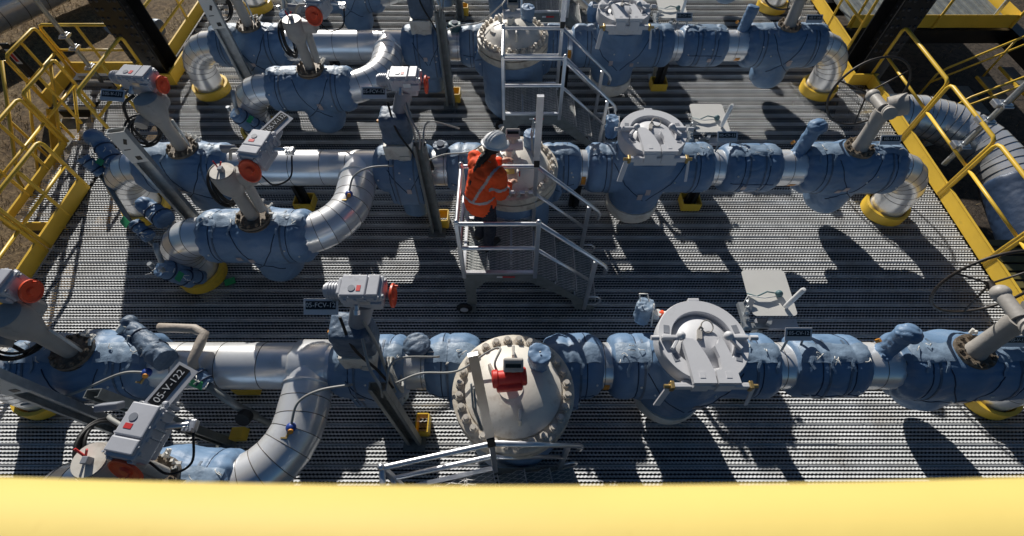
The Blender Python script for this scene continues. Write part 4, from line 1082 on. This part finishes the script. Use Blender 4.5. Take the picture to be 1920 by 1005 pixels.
def build_setting():
    grating('grating_deck', -5.86, 5.86, .0, 12.4, 0.)
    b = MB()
    b.box((0, 6.0, -.62), (11.9, 13.2, .02))  # near-black sheet standing in for the shade below the grating
    struct('under_deck_shade', b, 'under')
    b = MB()
    for k in range(6): b.box((-5+2*k, 6.2, -.2), (.12, 12.4, .24))
    b.box((-5.93, 6.2, -.2), (.05, 12.5, .3)); b.box((5.93, 6.2, -.2), (.05, 12.5, .3))
    struct('deck_frame', b, 'black')
    g = MB(); N = 60; vs = []; fs = []
    S = [(-1)**(k < 0)*0 for k in range(1)]
    cs = [-400, -150, -60, -30]+[-20+.8*k for k in range(51)]+[30, 60, 150, 400]
    for y in cs:
        for x in cs:
            z = -1.35+.10*noise.noise(V((x*.5, y*.5, 0)))+.05*noise.noise(V((x*1.7, y*1.7, 3)))
            vs.append((x, y+5, z))
    n = len(cs)
    for a in range(n-1):
        for c in range(n-1): fs.append((a*n+c, a*n+c+1, (a+1)*n+c+1, (a+1)*n+c))
    g.add(vs, fs, True); struct('ground', g, 'ground')
    # dry grass tufts
    rnd = random.Random(3); gr = MB(); vs = []; fs = []
    for k in range(16000):
        side = rnd.random() < .93
        x = rnd.uniform(-12.5, -6.2) if side else rnd.uniform(6.3, 12.5); y = rnd.uniform(2.5, 13)
        if noise.noise(V((x*.6, y*.6, 9))) < -.12: continue
        h = rnd.uniform(.05, .14); a = rnd.uniform(0, PI); w = .008
        dx, dy = math.cos(a)*w, math.sin(a)*w; lx, ly = rnd.uniform(-.07, .07), rnd.uniform(-.07, .07); o = len(vs); z = -1.38
        z += .10*noise.noise(V((x*.5, (y-5)*.5, 0)))
        vs += [(x-dx, y-dy, z), (x+dx, y+dy, z), (x+lx, y+ly, z+h)]; fs.append((o, o+1, o+2))
    M['drygrass'] = mat('dry_grass_blades', (.34, .245, .115), .9, 0, .4, 3)
    gr.add(vs, fs, False); o = gr.build('dry_grass', 'drygrass'); tag(o, 'dry golden grass growing over the brown ground', 'grass', kind='stuff')

def rail_panel(name_lab, x, y0, y1, z0=0., top=.84, mid=.42, posts=None, axis='y', toe=True, toe_h=.2, group='yellow guard railings', r=.024, name='guard_railing'):
    """one railing panel with rounded corners, posts and kick plate"""
    t = thing(name, name_lab, 'railing', (0, 0, 0), 0, group)
    def P(u, z): return (x, u, z0+z) if axis == 'y' else (u, x, z0+z)
    a, b = y0, y1; c = .07
    rail = MB()
    rail.tube([P(a, .02), P(a, top-c), P(a+c*.3, top-c*.3), P(a+c, top), P(b-c, top), P(b-c*.3, top-c*.3), P(b, top-c), P(b, .02)], r, 10)
    rail.build('top_rail', 'yellow', t)
    m = MB(); m.tube([P(a, mid), P(b, mid)], r*.85, 10); m.build('mid_rail', 'yellow', t)
    n = posts if posts is not None else max(0, int((b-a)/1.1)-0)
    for k in range(n):
        u = a+(b-a)*(k+1)/(n+1); p = MB(); q0, q1 = P(u, .02), P(u, top-.01)
        p.cyl(q0, q1, r*.9, n=10); p.build('post', 'yellow', t)
    if toe:
        k = MB(); 
        if axis == 'y': k.box((x, (a+b)/2, z0+toe_h/2), (.012, b-a+.02, toe_h)); k.box((x-.0, (a+b)/2, z0+toe_h), (.03, b-a+.02, .008))
        else: k.box(((a+b)/2, x, z0+toe_h/2), (b-a+.02, .012, toe_h)); k.box(((a+b)/2, x, z0+toe_h), (b-a+.02, .03, .008))
        k.build('kick_plate', 'yellow', t)
    return t

def make_column(sx):
    t = thing('steel_column', 'black bolted steel column rising at the %s edge of the deck' % ('left' if sx < 0 else 'right'), 'column', (sx*5.88, 7.26, 0))
    Hh = 4.6; z0 = -1.4
    c = MB()
    c.box((0, -.20, (Hh+z0)/2), (.44, .022, Hh-z0)); c.box((0, .20, (Hh+z0)/2), (.44, .022, Hh-z0)); c.box((0, 0, (Hh+z0)/2), (.02, .378, Hh-z0)); 
    c.build('column', 'black', t)
    s = MB(); s.box((0, -.222, .95), (.42, .016, 1.15)); s.box((-sx*.022, 0, .95), (.02, .34, 1.15)); s.box((0, -.224, 1.0), (.43, .006, .03)); build_each(s, 'splice_plate', 'black', t)
    b = MB()
    for k in range(9):
        z = .42+.13*k
        for x in (-.17, -.09, .09, .17): b.sph((x, -.232, z), (.026, .018, .026), 10, 6)
        for y in (-.1, .1): b.sph((-sx*.034, y, z), (.016, .026, .026), 10, 6)
    b.build('splice_bolt', 'boltblack', t)
    k = MB(); w = .34
    k.box((-sx*(w-.02), -.0, .1), (.012, .62, .2)); k.box((-sx*.15, -.32, .1), (.40, .012, .2)); k.box((-sx*(w-.02), -.0, .2), (.03, .64, .008)); k.box((-sx*.15, -.32, .2), (.42, .03, .008))
    k.build('kick_plate', 'yellow', t)
    return t

def make_pole(x, y, z0, z1, lab, clampz, rail_dx):
    t = thing('light_pole', lab, 'pole', (x, y, 0), 0, 'galvanised clamped poles')
    p = MB(); p.cyl((0, 0, z0), (0, 0, z1), .034, n=16); p.build('tube', 'galv', t)
    for z in clampz:
        c = MB(); c.box((0, 0, z), (.12, .11, .05), bev=.008); c.bar((0, 0, z+.01), (rail_dx, 0, z+.01), .03, .03); c.cyl((.06, -.07, z), (-.06, -.07, z), .012, n=8); c.cyl((.06, .07, z), (-.06, .07, z), .012, n=8); c.box((rail_dx, 0, z+.01), (.07, .12, .06), bev=.01); c.build('clamp', 'alu', t)
    return t

def build_surroundings():
    # right edge
    for k, (a, b) in enumerate(((7.86, 10.4), (5.66, 6.98), (4.52, 5.62), (3.38, 4.48), (2.24, 3.34), (1.1, 2.2))):
        rail_panel(['yellow railing panel behind the right black column', 'yellow railing panel just in front of the right black column', 'yellow railing panel over the big silver elbow on the right', 'yellow railing panel beside the blue jacketed big pipe', 'lowest fully visible yellow railing panel at the right edge', 'yellow railing panel mostly cut by the right edge'][k], 5.86, a, b, 0, .97, .52, 0 if k else 2, 'y', True, .2, 'right side yellow guard railings')
    # left edge
    for k, (a, b, toe) in enumerate(((7.7, 10.4, True), (5.58, 6.92, False), (3.62, 4.64, True), (2.3, 3.56, True))):
        rail_panel(['yellow railing panel behind the left black column', 'yellow railing panel between deck and side landing, beside sign 105-V-131', 'yellow railing panel with rounded corner at the near end of the side landing', 'yellow railing panel cut by the left edge above the cropped valve'][k], -5.88, a, b, 0, .86, .44, 1 if b-a < 2 else 2, 'y', toe, .2, 'left side yellow guard railings')
    rail_panel('far yellow railing across the side landing at upper left', 7.26, -7.33, -6.18, 0, .84, .42, 1, 'x', True, .2, 'side landing railings')
    rail_panel('outer yellow railing at the far corner of the side landing', -7.35, 6.42, 7.2, 0, .84, .42, 1, 'y', True, .2, 'side landing railings')
    rail_panel('outer yellow railing along the near part of the side landing', -6.63, 4.0, 5.5, 0, .84, .42, 2, 'y', True, .10, 'side landing railings')
    rail_panel('short yellow railing on the outer side of the landing above the stair', -6.63, 5.56, 6.38, 0, .84, .42, 1, 'y', False, .1, 'side landing railings')
    g = MB(); g.box((-6.27, 3.97, .0), (.74, .02, .16)); o = g.build('kick_plate', 'yellow'); tag(o, 'yellow kick plate closing the near end of the side landing', 'kick plate')
    grating('side_landing', -6.62, -5.90, 4.0, 7.2, -.01)
    grating('side_landing_corner', -7.32, -6.64, 6.4, 7.2, -.01)
    b = MB(); b.box((-6.26, 5.6, -.16), (.70, 3.2, .12)); b.box((-6.98, 6.8, -.16), (.66, .8, .12)); struct('landing_frame', b, 'black')
    # stair going down on the left outside the landing
    t = thing('stair_flight', 'yellow railed stair dropping from the side landing towards the left edge', 'stairs', (-7.0, 6.38, 0))
    for k in range(5):
        s = MB(); s.box((0, -.14-.25*k, -.22-.22*k), (.62, .22, .03)); s.build('tread', 'strut', t)
    for sx in (-.35, .35):
        s = MB(); s.bar((sx, 0, -.05), (sx, -1.4, -1.28), .02, .2); s.build('stringer', 'yellow', t)
        s = MB(); s.tube([(sx, .02, .0), (sx, .02, .80), (sx, -.05, .84), (sx, -1.3, -.26), (sx, -1.36, -.4), (sx, -1.36, -1.2)], .023, 10); s.tube([(sx, .02, .44), (sx, -1.34, -.72)], .02, 10); s.tube([(sx, -.68, .27), (sx, -.68, -.68)], .02, 10); s.build('handrail', 'yellow', t)
    make_column(-1); make_column(1)
    make_pole(-6.95, 7.16, -.3, 2.2, 'galvanised pole clamped to the far landing railing at upper left', (.52, .72, .18), .0)
    make_pole(5.99, 4.9, .2, 2.4, 'galvanised pole clamped to the right railing', (.55, .95, 1.2), -.12)
    make_pole(9.0, 8.9, .1, 1.6, 'galvanised pole on the far right landing', (1.0,), .0)
    # big pipe leaving on the right
    t = thing('elbow_pipe', 'big silver elbow pipe ending in shade-darkened blue jacket outside the right railing', 'pipe', (0, 0, 0))
    path = [V((5.6, 6.62, -.32)), V((6.3, 6.60, -.32)), V((6.75, 6.55, -.32)), V((7.08, 6.42, -.33)), V((7.34, 6.2, -.34)), V((7.52, 5.9, -.36)), V((7.62, 5.56, -.40)), V((7.66, 5.2, -.46)), V((7.66, 4.9, -.52))]
    mb = MB(); sm = MB()
    for a, b in zip(path, path[1:]):
        m = 3
        for j in range(m):
            p, q = a.lerp(b, j/m), a.lerp(b, (j+1)/m); d = (q-p)*.04
            mb.lathe([(.33, 0), (.331, (q-p).length*1.05)], p, q-p, 40); sm.torus(q, q-p, .332, .005, 40, 5)
    mb.build('cladding', 'clad', t); build_each(sm, 'cladding_seam', 'cladseam', t)
    jb = MB(); jb.tube([path[-2], path[-1], V((7.64, 4.4, -.62)), V((7.60, 3.7, -.75))], .40, 28); me = blob(jb, .03, 4, .008, 3, .006, 400); jk = link('insulation_jacket', me, 'fabricshade', t)
    # far right landing with black frame
    t = thing('access_landing', 'grey ribbed landing with yellow edge and railing at upper right', 'platform', (0, 0, 0))
    d = MB()
    for k in range(15): d.box((6.4+.2*k, 10.9, .0), (.19, 4.3, .02)); d.box((6.4+.2*k, 10.9, .02), (.03, 4.28, .03))  # deck lengthened beyond view so that it shades the ground below
    d.build('ribbed_deck', 'strut', t)
    d = MB(); d.box((7.8, 8.74, .06), (3.1, .012, .24)); d.box((9.36, 9.2, .06), (.012, .9, .24)); d.build('kick_plate', 'yellow', t)
    d = MB(); d.box((7.8, 8.78, -.22), (3.2, .16, .26)); d.box((9.45, 7.4, -.22), (.22, 3.4, .3)); d.box((7.8, 9.7, -.2), (3.2, .14, .26)); d.box((6.1, 8.0, -.45), (.2, 2.2, .3)); d.bar((6.9, 8.7, -.3), (6.3, 6.9, -.9), .12, .16); d.build('frame', 'black', t)
    d = MB()
    for x in (6.32, 7.85, 9.3): d.cyl((x, 8.72, -.05), (x, 8.72, 1.0), .024, n=10)
    d.tube([(6.32, 8.72, 1.0), (9.3, 8.72, 1.0)], .024, 10); d.tube([(6.32, 8.72, .52), (9.3, 8.72, .52)], .02, 10)
    d.build('railing', 'yellow', t)
    t = thing('stair_flight', 'yellow edged stair below the upper right landing', 'stairs', (8.55, 7.6, 0))
    for k in range(5):
        s = MB(); s.box((.55-.26*k, 0, -.40-.2*k), (.26, .8, .03)); s.build('tread', 'strut', t)
        s = MB(); s.box((.42-.26*k, 0, -.385-.2*k), (.03, .8, .04)); s.build('nosing', 'yellow' if k < 2 else 'concrete', t)
    for y in (-.42, .42):
        s = MB(); s.tube([(.75, y, .45), (-.5, y, -.42), (-.6, y, -.55), (-.62, y, -1.2)], .02, 10); s.tube([(.75, y, .2), (-.6, y, -.72)], .018, 10); s.tube([(.3, y, .12), (.3, y, -.6)], .018, 8); s.build('handrail', 'yellow', t)
    for k in range(6):
        s = MB(); s.box((7.1+.28*(k % 3)+.05*k, 7.0+.28*(k//3), -1.22), (.25, .24, .14), rot=(0, 0, .3), bev=.03); o = s.build('paving_block', 'concrete'); tag(o, 'pale concrete block lying on the ground below the right landing', 'block', 'concrete blocks')
    # lower ribbed walkway at the right
    d = MB()
    for k in range(16): d.box((6.75, 2.0+.14*k, -.55), (1.1, .10, .02))
    t2 = d.build('lower_walkway', 'olive'); tag(t2, 'ribbed olive yellow lower walkway outside the right railing', 'walkway')
    # window like panel on the right under the column
    t = thing('equipment_panel', 'small tan panel of square cells under the upper right railing', 'panel', (6.75, 7.6, -.6))
    s = MB(); s.box((0, 0, 0), (.42, .5, .04)); s.build('backing', 'strut', t)
    s = MB()
    for a in range(3):
        for b in range(4): s.box((-.13+.13*a, -.18+.12*b, .025), (.105, .095, .02))
    s.build('cells', 'tan', t)
    # upper left: pipe, struts, things on the ground
    t = thing('ground_pipe', 'large silver clad pipe crossing the upper left corner', 'pipe', (0, 0, 0))
    a, b = V((-13.5, 7.0, -.75)), V((-10.3, 12.6, -.75)); mb = MB(); sm = MB()
    for k in range(14):
        p, q = a.lerp(b, k/14), a.lerp(b, (k+1)/14); mb.lathe([(.42, 0), (.421, (q-p).length)], p, q-p, 36); sm.torus(q, q-p, .422, .008, 36, 5)
    mb.build('cladding', 'clad', t); build_each(sm, 'cladding_seam', 'cladseam', t)
    t = thing('marker_post', 'black leaning marker post with red and white sign at upper left', 'post', (-9.3, 8.3, -1.35))
    s = MB(); s.box((0, 0, .6), (.16, .05, 1.3), bev=.02); s.build('post', 'rubber', t); s = MB(); s.box((0, -.03, 1.0), (.10, .006, .30)); s.build('sign_panel', 'white', t); s = MB(); s.box((0, -.035, 1.0), (.06, .005, .2)); s.build('red_mark', 'redtag', t)
    t = thing('rusty_beam', 'dark rusty beam lying on the dry grass below the left stair', 'beam', (-8.2, 7.4, -1.2))
    s = MB(); s.box((0, 0, 0), (.30, 2.6, .22), rot=(0, 0, .25)); s.build('beam', 'bonnet', t)
    t = thing('ground_valve', 'pale blue capped horizontal valve on the grass at upper left', 'valve', (-8.0, 9.9, -.7))
    s = MB(); s.cyl((-.4, 0, 0), (.6, -.05, 0), .16, n=20); s.sph((-.4, 0, 0), .2, 16, 9); me = blob(s, .02, 3, .01, 6, .006, 410); link('jacket', me, 'fabric2', t)
    s = MB(); s.box((.35, -.05, -.25), (.3, .2, .6)); s.build('support', 'stemgrey', t)
    t = thing('motor_valve', 'small motor valve with orange wheel below the landing behind the left column', 'valve', (-6.45, 8.1, -.75))
    s = MB(); s.cyl((-.5, 0, 0), (.6, 0, 0), .25, n=24); s.cyl((0, 0, 0), (0, 0, .6), .12, n=18); me = blob(s, .02, 3, .015, 5, .008, 411); link('insulation_jacket', me, 'fabric', t)
    make_actuator(t, at((0, 0, .75), ('Z', 0)), None, 3)
    s = MB(); s.box((-7.6, 8.9, -1.2), (3.4, .3, .2), rot=(0, 0, .1)); o = s.build('ground_beam', 'black'); tag(o, 'black beam lying across the grass behind the side landing', 'beam')
    # rail in front of the viewer
    t = thing('viewing_rail', 'pale yellow blurred handrail crossing the whole bottom of the picture', 'handrail', (0, 0, 0))
    s = MB(); pts = []
    for k in range(-30, 31):
        x = k*.05; pts.append((x, .0034+.055*min(x*x, .25), 4.70))
    s.tube(pts, .045, 40); s.build('rail', 'railyellow', t)
    for x in (-1.3, 1.3):
        s = MB(); s.cyl((x, .02, 3.5), (x, .03, 4.69), .022, n=14); s.build('post', 'railyellow', t)

# ------------------------------------------------------------------ build everything
build_setting()
build_surroundings()
for i in range(4):
    make_pipe(i); make_collars(i)
    make_valve_a(i); make_valve_b(i); make_valve_c(i); make_valve_d(i)
    make_check(i); make_stubs(i); make_vessel(i); make_strainer(i); make_antenna(i)
    make_posts(i); make_supports(i); make_drains(i); make_leads(i)
# platforms
import math as _m
def back_right_at(px, py, rz, D=.72):
    c, s = math.cos(rz), math.sin(rz); return (px-(c*.37-s*D), py-(s*.37+c*D))
a1 = R(12)
make_platform(0, back_right_at(-.14, .82, a1), a1, 'empty aluminium step platform turned askew, cut off by the yellow rail at the bottom', (.37-.02, .72+.36, 2.30))
make_platform(1, (-.13, 2.73), 0, 'aluminium step platform with the worker standing on it')
make_platform(2, (.26, 5.23), 0, 'empty aluminium step platform in front of the third vessel', depth=.64)
make_platform(3, (.52, 7.72), 0, 'aluminium step platform at the top edge beside the farthest vessel', depth=.64)
make_person(-.285, 3.13, .806, R(-42))
b = MB(); b.box((0, 0, .02), (.12, .08, .035), rot=(0, 0, .4), bev=.008); o = b.build('blue_box', 'bluecap'); o.location = (3.75, 2.25, .0); tag(o, 'small blue box on the grating behind the nearest hand valve', 'box')
b = MB(); b.box((0, 0, .02), (.12, .08, .01), rot=(.2, 0, .4)); o = build_each(b, 'green_tag', 'tag'); o.location = (-3.42, 3.1, .0); tag(o, 'green tag lying on the grating beside the branch elbow collar', 'tag')

# ------------------------------------------------------------------ light, sky, camera
SUN = V((-.35, 1, .50)).normalized()
el = math.asin(SUN.z)
w = bpy.data.worlds.new('World'); scene.world = w; w.use_nodes = True
nt = w.node_tree; bg = nt.nodes['Background']; sky = nt.nodes.new('ShaderNodeTexSky'); sky.sky_type = 'NISHITA'; sky.sun_disc = False
sky.sun_elevation = el; sky.sun_rotation = math.atan2(SUN.x, SUN.y); sky.air_density = 1.0; sky.dust_density = 1.3; sky.ozone_density = 2.0
hs = nt.nodes.new('ShaderNodeHueSaturation'); hs.inputs['Saturation'].default_value = 1.3
nt.links.new(sky.outputs[0], hs.inputs['Color']); nt.links.new(hs.outputs[0], bg.inputs[0]); bg.inputs[1].default_value = .037
sl = bpy.data.lights.new('sun', 'SUN'); sl.energy = 5.0; sl.angle = R(.5); sl.color = (1, .965, .90)
so = bpy.data.objects.new('sun', sl); col.objects.link(so); so.rotation_euler = SUN.to_track_quat('Z', 'Y').to_euler()
cd = bpy.data.cameras.new('camera'); cam = bpy.data.objects.new('camera', cd); col.objects.link(cam); scene.camera = cam
cd.sensor_width = 36; cd.lens = 907/1920*36; cd.clip_start = .02; cd.clip_end = 2000
cam.location = (0, 0, 5); cam.rotation_euler = (R(33.5), 0, 0)
cd.dof.use_dof = True; cd.dof.focus_distance = 5.2; cd.dof.aperture_fstop = 4.6
scene.view_settings.view_transform = 'Standard'; scene.view_settings.look = 'None'; scene.view_settings.exposure = 0
scene.render.engine = 'CYCLES'
